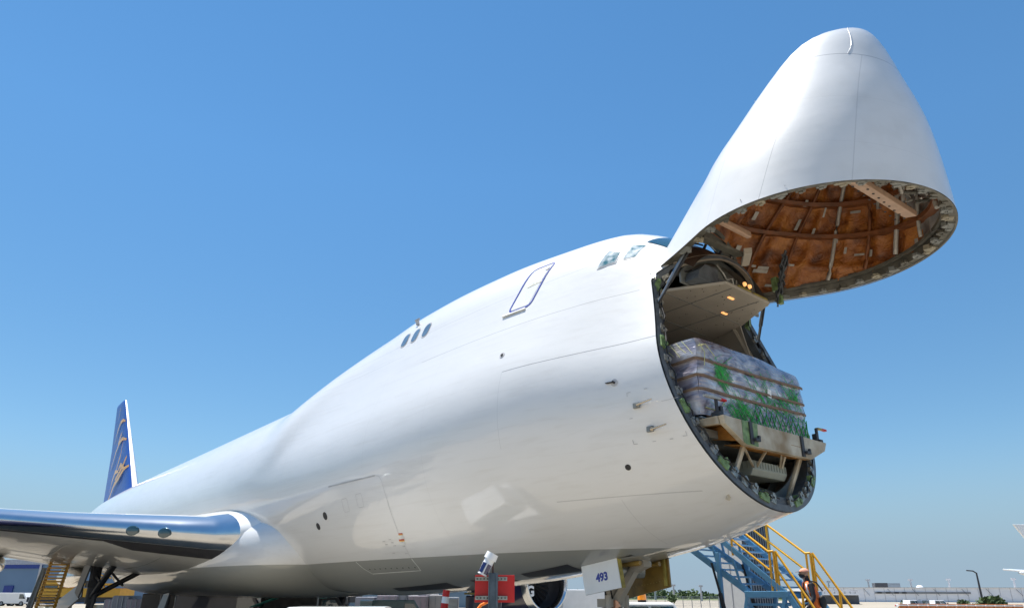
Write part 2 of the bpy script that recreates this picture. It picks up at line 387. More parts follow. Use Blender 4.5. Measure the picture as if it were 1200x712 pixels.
def body_pt(s, fj, side, inset=0.0):
    a = prof(s, inset); z = a[0]+(a[2]-a[0])*fj
    return (-s, side*half_y(z, a), z)
def ring(ss, inset=0.0):
    """ss: station for each j; starboard bottom->top then port top->bottom"""
    out = [body_pt(ss[j], FJ[j], -1, inset) for j in range(NJ+1)]
    out += [body_pt(ss[j], FJ[j], 1, inset) for j in range(NJ-1, 0, -1)]
    return out
cutS = [cut_station(f, scut_cap) for f in FJ]; cutD = [cut_station(f, scut_doorf) for f in FJ]
_c, _s = math.cos(HA), math.sin(HA)
def swing(p):
    x = p[0]-HX; z = p[2]-HZ
    return (HX+x*_c-z*_s, p[1], HZ+x*_s+z*_c)
def surf(s, z, side=-1, off=0.0):
    a = prof(s); y = half_y(z, a)
    e = .02
    yz = (half_y(z+e, a)-half_y(z-e, a))/(2*e); ys = (half_y(z, prof(s+e))-half_y(z, prof(s-e)))/(2*e)
    n = Vector((ys, side*1.0, -yz)).normalized()
    return Vector((-s, side*y, z)) + n*off, n
def surf_y(s, y, off=0.0):
    zb, w_, zt, r2 = prof(s); c2 = zt-r2
    def zz(s_, y_):
        a = prof(s_); return a[2]-a[3]+math.sqrt(max(1e-6, a[3]**2-y_*y_))
    e = .02; z = zz(s, y)
    n = Vector((-(zz(s-e, y)-zz(s+e, y))/(2*e), -(zz(s, y+e)-zz(s, y-e))/(2*e), 1)).normalized()
    return Vector((-s, y, z)) + n*off, n
def decal(mb, corners, n=8, off=.006, side=-1, fn=None, mi=0):
    (a, b, c, d) = corners; G = []
    for i in range(n+1):
        row = []
        for j in range(n+1):
            u, v_ = i/n, j/n
            s = (1-u)*((1-v_)*a[0]+v_*b[0])+u*((1-v_)*d[0]+v_*c[0]); z = (1-u)*((1-v_)*a[1]+v_*b[1])+u*((1-v_)*d[1]+v_*c[1])
            row.append((fn(s, z, off) if fn else surf(s, z, side, off))[0])
        G.append(row)
    mb.grid(G, mi, True)
def ribbon(mb, pts, wd, off=.007, side=-1, closed=False, step=.05, mi=0, fn=None):
    P = []; L_ = list(pts) + ([pts[0]] if closed else [])
    for (s0, z0), (s1, z1) in zip(L_[:-1], L_[1:]):
        k = max(1, int(math.hypot(s1-s0, z1-z0)/step))
        P += [(s0+(s1-s0)*i/k, z0+(z1-z0)*i/k) for i in range(k)]
    P.append(L_[-1])
    Q = [(fn(s, z, off) if fn else surf(s, z, side, off)) for s, z in P]; G = []
    for i, (p, n) in enumerate(Q):
        d = (Q[min(i+1, len(Q)-1)][0]-Q[max(i-1, 0)][0]).normalized(); a = d.cross(n).normalized()
        G.append([p-a*wd/2, p+a*wd/2])
    mb.grid(G, mi, True)
def rrect(s0, z0, s1, z1, r=.12, k=4, shear=0.0):
    out = []
    for cx, cz, a0 in ((s1-r, z1-r, 0), (s0+r, z1-r, 90), (s0+r, z0+r, 180), (s1-r, z0+r, 270)):
        for i in range(k+1):
            a = R(a0+90*i/k); s = cx+r*math.cos(a); z = cz+r*math.sin(a); out.append((s+shear*(z-z0), z))
    return out

# ------------------------------------------------------------------ setting: ground
M_conc = concrete()
mb = MB(); mb.add([(-6000, -6000, 0), (6000, -6000, 0), (6000, 6000, 0), (-6000, 6000, 0)], [(0, 1, 2, 3)])
tag(mb.build('ground', M_conc), kind='structure')
M_grass = mat('dry_grass', (.10, .12, .04), .9, var=.35, vscale=.05)
mb = MB()
a, b = spot(520, 330), spot(1010, 330); a2, b2 = spot(500, 1500), spot(1010, 1500)
for q in (a, b, a2, b2): q.z = .004
mb.add([a, b, b2, a2], [(0, 1, 2, 3)]); tag(mb.build('field', M_grass), kind='structure')
# ------------------------------------------------------------------ the aircraft
AC = empty('cargo_aircraft', (-31, 0, 0), 'huge white four-engined cargo aircraft with nose swung open, 493 on its gear door', 'aircraft')
# skin of the body
rows = [ring([cutS[j] for j in range(NJ+1)])]
for k in range(1, 9):
    rows.append(ring([cutS[j]*(1-k/9)+5.4*k/9 for j in range(NJ+1)]))
SL = list(np.arange(5.4, 22, .3)) + list(np.arange(22, 69.4, 1.0)) + [69.4]
for s in SL: rows.append(ring([s]*(NJ+1)))
mb = MB(); mb.grid(rows, 0, True, closed=True); mb.add(rows[-1], [tuple(range(len(rows[-1])))])
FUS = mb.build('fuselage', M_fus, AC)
# thickness of the skin at the opening: a flange running round the cut
def flange(fn, ww, cut, offs=0.0, depth=.0, tf=None):
    A, B, Cc = [], [], []
    for j in range(2*NJ):
        jj, side = (j, -1) if j <= NJ else (2*NJ-j, 1)
        s = cut[jj]
        p0 = Vector(body_pt(s+offs, FJ[jj], side, .004)); w2 = ww if (tf or FJ[jj] < .84) else min(ww, .07); p1 = Vector(body_pt(s+offs, FJ[jj], side, w2)); p2 = Vector(body_pt(s+offs+depth, FJ[jj], side, w2))
        if tf: p0, p1, p2 = (Vector(tf(q)) for q in (p0, p1, p2))
        A.append(p0); B.append(p1); Cc.append(p2)
    return A, B, Cc
A, B, Cc = flange(scut_cap, .27, cutS, .02, .35)
mb = MB(); mb.grid([A, B], 0, False, closed=True); mb.grid([B, Cc], 0, False, closed=True)
A2, B2, C2 = flange(scut_cap, .12, cutS, -.03, .05); mb.grid([A2, B2], 0, False, closed=True); mb.grid([B2, C2], 0, False, closed=True)
RIM = mb.build('rim_frame', M_rim, AC, fixn=False)
# inner lining of the hold, floor, bay below the floor
mb = MB(); G = []
for ds in (0, .5, 1.2, 2.5, 4.5, 8):
    G.append(ring([max(cutS[j]+.03+ds*.0 if ds == 0 else 4.9+ds, cutS[j]+.03) for j in range(NJ+1)], .26))
mb.grid(G, 0, True, closed=True); mb.add(G[-1], [tuple(range(len(G[-1])))])
mb.build('hold_lining', M_lining, AC, fixn=False)
def halfw(s, z, ins=.27): return half_y(z, prof(s, ins))
mb = MB(); G = []
for s in (3.95, 5, 6, 8, 12): G.append([(-s, -halfw(s, 4.55), 4.55), (-s, halfw(s, 4.55), 4.55)])
mb.grid(G, 0, False); G = [[(a, b, c-.12) for a, b, c in r] for r in G]; mb.grid(G, 0, False)
mb.box((-3.97, 0, 4.49), (.05, 2*halfw(3.95, 4.5), .14))
mb.build('hold_floor', M_greyframe, AC)
# frames and stringers inside the lower nose bay
for s in (4.0, 4.5, 5.0, 5.5):
    a = prof(s, .27); a2 = prof(s, .45); mb = MB(); Gi, Go = [], []
    for i in range(31):
        z = a[0] + (4.4-a[0])*(1-math.cos(math.pi*i/30))/2
        Go.append((z, half_y(z, a))); z2 = a2[0] + (4.4-a2[0])*(1-math.cos(math.pi*i/30))/2; Gi.append((z2, half_y(z2, a2)))
    L1 = [(-s, -y, z) for z, y in Go[::-1]] + [(-s, y, z) for z, y in Go]; L2 = [(-s, -y, z) for z, y in Gi[::-1]] + [(-s, y, z) for z, y in Gi]
    mb.grid([L1, L2], 0, False); mb.build('bay_frame', M_greyframe, AC, solid=.03, fixn=False)
a_ = prof(5.9, .27); zz_ = [a_[0]+(4.45-a_[0])*i/16 for i in range(17)]
mb = MB(); mb.prism([(-half_y(z, a_), z) for z in zz_[::-1]]+[(half_y(z, a_), z) for z in zz_], 'X', -5.94, -5.86); mb.build('bay_bulkhead', M_dark, AC)
for i in range(22):     # ducts, bottles and boxes in the bay
    y = rng.uniform(-1.4, 1.4); z = rng.uniform(3.55, 4.1); x = rng.uniform(-5.6, -4.4); zmin = prof(-x, .45)[0]
    z = max(z, zmin+.25+abs(y)*.35)
    mb = MB()
    if i % 3 == 0: mb.box((x, y, z), (rng.uniform(.2, .45), rng.uniform(.15, .5), rng.uniform(.12, .3)))
    elif i % 3 == 1: mb.tube((x, y, z), (x+rng.uniform(-.2, .2), y+rng.uniform(.3, .8)*rng.choice((-1, 1)), z+rng.uniform(-.2, .2)), rng.uniform(.03, .08), n=10)
    else:
        mb.path([(x+.1*k, y+.15*math.sin(k*1.3+i), z+.06*math.cos(k+i)) for k in range(7)], rng.uniform(.018, .035), 6)
    mb.build('bay_duct', rng.choice([M_latch, M_greyframe, M_beige, M_tape]), AC)
for y in (-.95, -.2, .55):    # slanting chutes on the bay floor
    zb = prof(4.3, .3)[0]
    mb = MB(); mb.beam((-4.05, y, zb+.2+abs(y)*.25), (-5.2, y-.25, zb+.75+abs(y)*.2), .14, .05); mb.build('bay_chute', M_latch, AC)
mb = MB(); mb.tube((-3.85, .45, 3.46), (-4.1, .4, 3.52), .09, n=16); mb.build('bay_bottle', M_plastic, AC)

# flight-deck floor seen from below, and its front bulkhead
FD = [(-3.69, -.75), (-4.7, -1.36), (-5.7, -1.72), (-12, -2.0), (-12, 2.0), (-5.7, 1.72), (-4.7, 1.36), (-3.69, .75)]
mb = MB(); mb.prism(FD, 'Z', 7.40, 7.46)
CEIL = mb.build('flight_deck_floor', M_beige, AC, bevel=.01)
mb = MB()
for q in ((-3.75, -.5, -8, -.5), (-3.75, .45, -8, .45)): mb.box(((q[0]+q[2])/2, q[1], 7.396), (abs(q[0]-q[2]), .012, .012))
for x in (-4.7, -5.6, -6.6): mb.box((x, 0, 7.396), (.012, 2.6, .012))
mb.build('floor_seam', M_greyframe, CEIL)
mb = MB()
for _ in range(70):
    x = rng.uniform(-7, -3.8); y = rng.uniform(-1, 1)*min(1.6, .75+(-3.69-x)*.6)
    mb.tube((x, y, 7.395), (x, y, 7.401), .011, n=6)
mb.build('fastener', M_black, CEIL)
for x, y in ((-4.02, -.12), (-4.55, .45)):
    mb = MB(); mb.box((x, y, 7.39), (.045, .17, .02)); mb.build('lamp', M_lamp, CEIL)
# sloping side panels between ceiling and hold wall
mb = MB()
for sd in (-1, 1):
    G = []
    for s in (4.75, 5.7, 8, 12):
        yf = {4.75: 1.36, 5.7: 1.72, 8: 1.9, 12: 2.0}[s]; z = 6.5
        G.append([(-s, sd*yf, 7.41), (-s, sd*min(halfw(s, z), yf+.35), z)])
    mb.grid(G, 0, False)
mb.build('side_panel', M_beige, AC, fixn=False, solid=.02)
mb = MB(); mb.beam((-4.95, 1.50, 7.45), (-4.62, 1.93, 6.2), .06, .26, up=(0, 1, 0)); mb.build('door_post', M_beige, AC)
# cap bulkhead behind the arch
mb = MB(); N = 26
arc = []
for i in range(N+1):
    y = -1.34+2.68*i/N; a = prof(4.28, .12); z = a[2]-a[3]+math.sqrt(max(0.001, a[3]**2-y*y)) if abs(y) < a[3] else 7.46
    arc.append((y, max(7.47, z)))
mb.prism([(1.34, 7.47), (-1.34, 7.47)] + arc, 'X', -4.32, -4.28); mb.build('bulkhead', M_greyframe, AC)
mb = MB()
mb.prism([(-1.28, 7.47), (-.62, 7.47), (-.58, 7.85), (-1.0, 7.83), (-1.2, 7.66)], 'X', -4.25, -3.95)
mb.prism([(-.52, 7.47), (.05, 7.47), (.05, 7.7), (-.52, 7.7)], 'X', -4.25, -4.0)
mb.build('avionics_box', M_rim, AC, bevel=.01)
for y0, y1 in ((-.1, .35), (.45, .95)):
    mb = MB(); mb.box((-3.86, (y0+y1)/2, 7.545), (.06, y1-y0, .15)); mb.box((-3.90, (y0+y1)/2, 7.47), (.12, y1-y0, .02)); mb.build('bracket', M_yelgreen, AC)
for y in (.28, .46):
    mb = MB(); mb.lathe([(0, .001), (0, .05), (.04, .04), (.06, .001)], (-3.93, y, 7.78), 'X', 16); mb.build('hold_lamp', M_lamp, AC)
for y0 in (-.7, -.35, .3, .75, 1.0):
    mb = MB(); mb.beam((-4.22, y0, 7.5), (-4.1, y0+rng.uniform(-.08, .08), 8.0-abs(y0)*.25), .035, .06); mb.build('stiffener', M_greyframe, AC)
mb = MB(); mb.path([(-4.0, -.5, 8.0), (-3.95, -.42, 7.8), (-3.97, -.3, 7.72), (-3.9, -.2, 7.75), (-3.95, -.1, 7.6)], .03, 8); mb.build('conduit', M_latch, AC)
# light arch band along the edge of the cap
mb = MB(); G0, G1, G2 = [], [], []
for j in range(2*NJ):
    jj, side = (j, -1) if j <= NJ else (2*NJ-j, 1)
    if FJ[jj] < .86: continue
    G0.append(Vector(body_pt(cutS[jj]-.005, FJ[jj], side, -.012))); G1.append(Vector(body_pt(cutS[jj]-.04, FJ[jj], side, .10))); G2.append(Vector(body_pt(cutS[jj]+.08, FJ[jj], side, .12)))
mb.grid([G0, G1, G2], 0, False); mb.build('arch_band', M_beige, AC, fixn=False)

# latches, hooks and green fittings round the opening
def rim_pt(f, side, ins, offs, fn=scut_cap):
    s = cut_station(f, fn); return Vector(body_pt(s+offs, f, side, ins))
def make_latch(p, q, inw, mname, k):
    """p: seat on the flange, q: direction along the rim, inw: towards the middle"""
    mb = MB(); t = q.normalized(); n = t.cross(inw).normalized(); b = inw.normalized()
    if k == 0:
        mb.beam(p-t*.07+b*.0, p+t*.07+b*.02, .07, .05, up=n); mb.beam(p-t*.05, p-t*.05+b*.13, .04, .05, up=n); mb.beam(p+t*.05, p+t*.06+b*.10, .035, .05, up=n)
        mb.tube(p-t*.08+b*.07-n*.0, p+t*.08+b*.07, .018, n=8); mb.tube(p+b*.12-n*.03, p+b*.12+n*.03, .035, n=10)
    else:
        mb.beam(p-t*.12, p+t*.13, .11, .07, up=n); mb.beam(p-t*.06+b*.05, p+t*.02+b*.11, .07, .09, up=n); mb.tube(p+t*.1-n*.05, p+t*.1+n*.05, .04, n=8)
    return mb
nl = 19
for side in (-1, 1):
    for i in range(nl):
        f = (1-math.cos(math.pi*(.045+.72*i/nl)))/2
        p = rim_pt(f, side, .13, -.02); q = rim_pt(f+.01, side, .13, -.02)-p; inw = rim_pt(f, side, .3, -.02)-p
        k = 1 if i % 4 == 1 else 0
        mb = make_latch(p, q, inw, '', k); mb.build('latch' if k == 0 else 'hinge_fitting', M_latch if k == 0 else M_green, RIM)
mb = MB()
for side in (-1, 1):
    pts = [rim_pt((1-math.cos(math.pi*(.02+.8*i/50)))/2, side, .2+.03*math.sin(i*2.1), -.05+.02*math.sin(i*1.3)) for i in range(50)]
    mb.path(pts, .014, 6)
mb.build('cable_run', M_black, RIM)

# windscreen and cockpit side windows
def rq(s0, z0, s1, z1, s2, z2, s3, z3): return [(s0, z0), (s1, z1), (s2, z2), (s3, z3)]
for side in (-1, 1):
    for q in (rq(5.93, 8.22, 5.56, 8.25, 5.50, 8.66, 5.82, 8.63), rq(5.41, 8.28, 5.16, 8.27, 5.10, 8.60, 5.36, 8.68)):
        mb = MB(); cx = sum(a for a, b in q)/4; cz = sum(b for a, b in q)/4
        big = [(cx+(a-cx)*1.14, cz+(b-cz)*1.14) for a, b in q]
        decal(mb, big, 6, .006, side); wf = mb.build('window_frame', M_white, AC, fixn=False)
        mb = MB(); decal(mb, q, 6, .012, side); mb.build('glass', M_sideglass, wf, fixn=False)
    mb = MB(); q = [(5.16, side*1.16), (4.86, side*.06), (4.52, side*.06), (4.62, side*1.12)]
    decal(mb, q, 8, .012, fn=surf_y); mb.build('windscreen', M_glass, AC, fixn=False)
    mb = MB(); mb.path([surf_y(4.5, side*(.2+.08*i), .05)[0] for i in range(9)], .018, 6); mb.tube(surf_y(4.42, side*.25, 0)[0], surf_y(4.42, side*.25, .14)[0], .03, n=8)
    mb.build('wiper', M_black, AC)
mb = MB(); G = []
for s in (4.02, 4.15, 4.3, 4.45):
    G.append([surf_y(s, y, .004)[0] for y in np.linspace(-1.3, 1.3, 20)])
mb.grid(G, 0, True); mb.build('anti_glare_panel', mat('antiglare', (.10, .075, .06), .7), AC, fixn=False)

# upper-deck crew door with blue outline, windows, marks
cd_pts = rrect(7.62, 7.83, 8.28, 9.0, .13, 4)
cd_pts = [(s-.26*(z-7.83)/1.17, z) for s, z in cd_pts]
for side in (-1, 1):
    mb = MB(); decal(mb, [(8.24, 7.88), (7.68, 7.88), (7.42, 8.94), (7.98, 8.94)], 8, .004, side); CD = mb.build('crew_door', M_white, AC, fixn=False)
    mb = MB(); ribbon(mb, cd_pts, .046, .008, side, True); mb.build('door_outline', M_blueline, CD, fixn=False)
    mb = MB(); ribbon(mb, [(7.93, 8.42), (7.5, 8.46)], .03, .009, side); ribbon(mb, [(7.85, 8.42), (7.8, 8.48), (7.7, 8.5), (7.62, 8.47)], .012, .010, side); mb.build('door_handle', mat('worn_mark', (.6, .58, .45), .5), CD, fixn=False)
    mb = MB(); p, n = surf(7.52, 8.83, side, .012); mb.tube(p-n*.01, p+n*.003, .055, n=16); mb.build('peephole', M_greyline, CD)
    mb = MB(); ribbon(mb, [(8.42, 7.77), (7.72, 7.77)], .05, .02, side); mb.build('door_sill', M_lightline, CD, fixn=False, solid=.02)
for s in (12.88, 12.37, 11.84):
    for side in (-1, 1):
        mb = MB(); c = rrect(s-.16, 8.28, s+.16, 8.75, .14, 4)
        for wd, nm, mm, o_ in ((1.0, 'cabin_window', M_greyline, .006), (.84, 'pane', M_pane, .011)):
            m2 = MB(); cc = surf(s, 8.515, side, o_)[0]
            vs = [surf(s+(a-s)*wd, 8.515+(b-8.515)*wd, side, o_)[0] for a, b in c]
            m2.add([cc]+vs, [(0, i+1, (i+1) % len(vs)+1) for i in range(len(vs))], 0, True)
            if nm == 'cabin_window': WP = m2.build(nm, mm, AC, fixn=False)
            else: m2.build(nm, mm, WP, fixn=False)
mb = MB(); p, n = surf(12.65, 8.95, -1); mb.beam(p, p+Vector((.0, -.03, .16)), .1, .03, up=(1, 0, 0)); mb.box(tuple(p+Vector((0, -.03, .16))), (.22, .03, .05)); mb.build('blade_antenna', M_greyline, AC)
def probe(s, z, nm, L=.28, disk=.07):
    p, n = surf(s, z, -1); mb = MB(); mb.tube(p-n*.01, p+n*.008, disk, n=18); o = mb.build(nm, M_greyline, AC)
    return p, n, o
p, n, o = probe(5.095, 5.44, 'vane'); mb = MB(); mb.tube(p, p+n*.06, .022, n=10); mb.beam(p+n*.05, p+n*.05+Vector((-.17, 0, .01)), .012, .05, up=n); mb.build('vane_arm', M_black, o)
p, n, o = probe(7.92, 6.64, 'vent_port'); mb = MB(); mb.tube(p, p+n*.02, .035, n=10); mb.beam(p+n*.015, p+n*.015+Vector((-.02, 0, -.14)), .02, .02); mb.build('vent_arm', M_black, o)
for (s, z) in ((4.70, 4.96), (4.55, 4.545)):
    p, n = surf(s, z, -1); mb = MB(); mb.box(tuple(p+n*.02), (.13, .05, .10)); o = mb.build('pitot_mount', M_greyframe, AC, bevel=.01)
    mb = MB(); q = p+n*.10; mb.beam(p+n*.01, q+Vector((.08, 0, .0)), .04, .06); mb.tube(q+Vector((.05, 0, 0)), q+Vector((.38, -.01, .03)), .02, .013, n=10); mb.build('pitot_tube', mat('pitot_bronze', (.6, .5, .38), .25, metal=1), o)
for (s, z, r_) in ((5.18, 3.99, .055), (15.19, 3.89, .11), (15.77, 3.66, .1)):
    p, n = surf(s, z, -1); mb = MB(); mb.tube(p-n*.01, p+n*.006, r_, n=20); mb.build('drain_port', M_black, AC)
mb = MB()
for c, d in (((4.86, 5.21), (1, -1)), ((4.92, 4.34), (1, 1)), ((3.98, 4.37), (-1, 1))):
    ribbon(mb, [(c[0]-.07*d[0], c[1]), c, (c[0], c[1]+.07*d[1])], .012, .006)
for c in ((4.5, 5.22), (4.85, 4.76), (4.55, 4.345), (4.25, 4.35)): ribbon(mb, [(c[0]-.03, c[1]), (c[0]+.03, c[1])], .012, .006)
ribbon(mb, [(4.25, 4.96), (3.95, 4.98)], .006, .006)
mb.build('corner_marks', M_greyline, AC, fixn=False)

mb = MB(); p, n = surf(4.66, 7.60, -1); hn = (SUN + (CW-p).normalized()).normalized(); mb.tube(p-hn*.03, p+hn*.035, .04, n=20); mb.build('glint_mirror', mat('glint_metal', (.9, .9, .9), .02, metal=1, var=0), AC)  # added mirror disc, tilted to throw a sun glint at the camera
# forward cargo door outline, hinge, labels
mb = MB()
mb_pts = [(12.28, 2.72), (12.18, 2.9), (12.0, 3.5), (11.96, 4.0), (12.02, 4.45), (12.12, 4.58), (12.3, 4.61)]
ribbon(mb, mb_pts, .009, .006); CG = mb.build('lower_cargo_door', M_greyline, AC, fixn=False)
mb = MB(); ribbon(mb, [(12.3, 4.61), (14.72, 4.60)], .035, .008)
mb.build('hinge', M_greyline, CG, fixn=False)
mb = MB(); ribbon(mb, [(12.28, 2.72), (12.34, 2.55), (12.42, 2.46), (14.6, 2.42), (14.76, 2.55), (14.83, 2.72)], .03, .007); mb.build('door_outline', M_lightline, CG, fixn=False)
for s0, z0 in ((13.2, 4.15), (13.95, 4.1)):
    mb = MB(); ribbon(mb, rrect(s0-.14, z0-.2, s0+.14, z0+.12, .04, 3), .008, .006, closed=True); mb.build('access_panel', M_greyline, CG, fixn=False)
for s, z, w_, h, m_ in ((12.0, 3.265, .17, .018, M_red), (12.01, 3.243, .17, .018, M_yellow), (12.06, 3.19, .18, .075, M_lightline), (12.1, 3.135, .22, .02, M_red), (12.11, 3.11, .22, .022, M_yellow), (12.17, 3.05, .2, .05, M_lightline)):
    mb = MB(); decal(mb, [(s+w_/2, z-h/2), (s-w_/2, z-h/2), (s-w_/2, z+h/2), (s+w_/2, z+h/2)], 3, .008); mb.build('warning_label', m_, CG, fixn=False)
mb = MB()
for s, z in ((12.87, 3.13), (12.84, 3.06), (12.57, 3.16), (12.55, 3.09), (12.53, 3.02), (12.2, 3.05), (12.18, 2.99), (12.8, 2.86), (12.3, 2.84)):
    for k in range(4): ribbon(mb, [(s+.05-.028*k, z), (s+.05-.028*k-.018, z+.012*(k % 2))], .022, .007)
mb.build('stencil_lines', M_greyline, CG, fixn=False)
mb = MB()
for k in range(9): p, n = surf(12.5+.25*k, 2.53, -1, .007); mb.tube(p-n*.004, p, .018, n=8)
mb.build('drain_hole', M_black, CG)
# ram-air scoop and small items under the belly
mb = MB(); ribbon(mb, [(20.9, 2.17), (20.5, 2.12), (20.2, 2.1)], .17, .008); mb.build('air_scoop', M_black, AC, fixn=False)
mb = MB(); ribbon(mb, [(20.1, 2.08), (19.6, 2.18), (19.1, 2.30)], .02, .012); mb.build('scoop_edge', M_lightline, AC, fixn=False)
for s in (22.5, 30):
    p, n = surf_y(17, 0)[0], 0
    zb = prof(s)[0]; mb = MB(); mb.prism([(-s, zb+.02), (-s-.35, zb+.02), (-s-.38, zb-.22), (-s-.2, zb-.24)], 'Y', -.02, .02); mb.build('belly_antenna', M_white, AC)
for (x0, x1, y0, y1) in ((-14.8, -12.2, -1.0, -.62), (-11.3, -10.0, -.95, -.6), (-9.5, -8.0, -.9, -.5)):
    G = []
    for i in range(7):
        s = -(x0+(x1-x0)*i/6); a = prof(s); row = []
        for j in range(4):
            y = y0+(y1-y0)*j/3+.25*(i/6-.5)*(1 if j > 1 else 0); zc = a[0]+a[1]; row.append((-s, y, zc-math.sqrt(a[1]**2-y*y)-.006))
        G.append(row)
    mb = MB(); mb.grid(G, 0, True); mb.build('belly_panel', M_gap, AC, fixn=False)

# wing-to-body fairing
G = []
for s, hw_, zt_, zb_ in ((17.6, 2.3, 4.2, 2.6), (18.6, 3.0, 4.45, 2.15), (20, 3.45, 4.6, 1.88), (22, 3.72, 4.6, 1.78), (25, 3.85, 4.45, 1.74), (33, 3.85, 4.2, 1.74), (37, 3.6, 4.0, 1.85), (40, 3.1, 3.8, 2.1), (43, 2.2, 3.6, 2.7)):
    cz = (zt_+zb_)/2; hz = (zt_-zb_)/2; row = []
    for t in range(48):
        th = 2*math.pi*t/48; c_, s_ = math.cos(th), math.sin(th); e = 2/2.7
        row.append((-s, hw_*math.copysign(abs(c_)**e, c_), cz+hz*math.copysign(abs(s_)**e, s_)))
    G.append(row)
def resample(G, k=6):
    """smooth the loft along its length"""
    G = [[Vector(p) for p in r] for r in G]; out = []; n = len(G)
    for i in range(n-1):
        for q in range(k):
            t = q/k; a = G[max(i-1, 0)]; b = G[i]; c = G[i+1]; d = G[min(i+2, n-1)]
            out.append([.5*((2*b[j])+(c[j]-a[j])*t+(2*a[j]-5*b[j]+4*c[j]-d[j])*t*t+(3*b[j]-a[j]-3*c[j]+d[j])*t**3) for j in range(len(b))])
    out.append(G[-1]); return out
mb = MB(); mb.grid(resample(G), 0, True, closed=True); mb.build('wing_fairing', M_fus, AC)

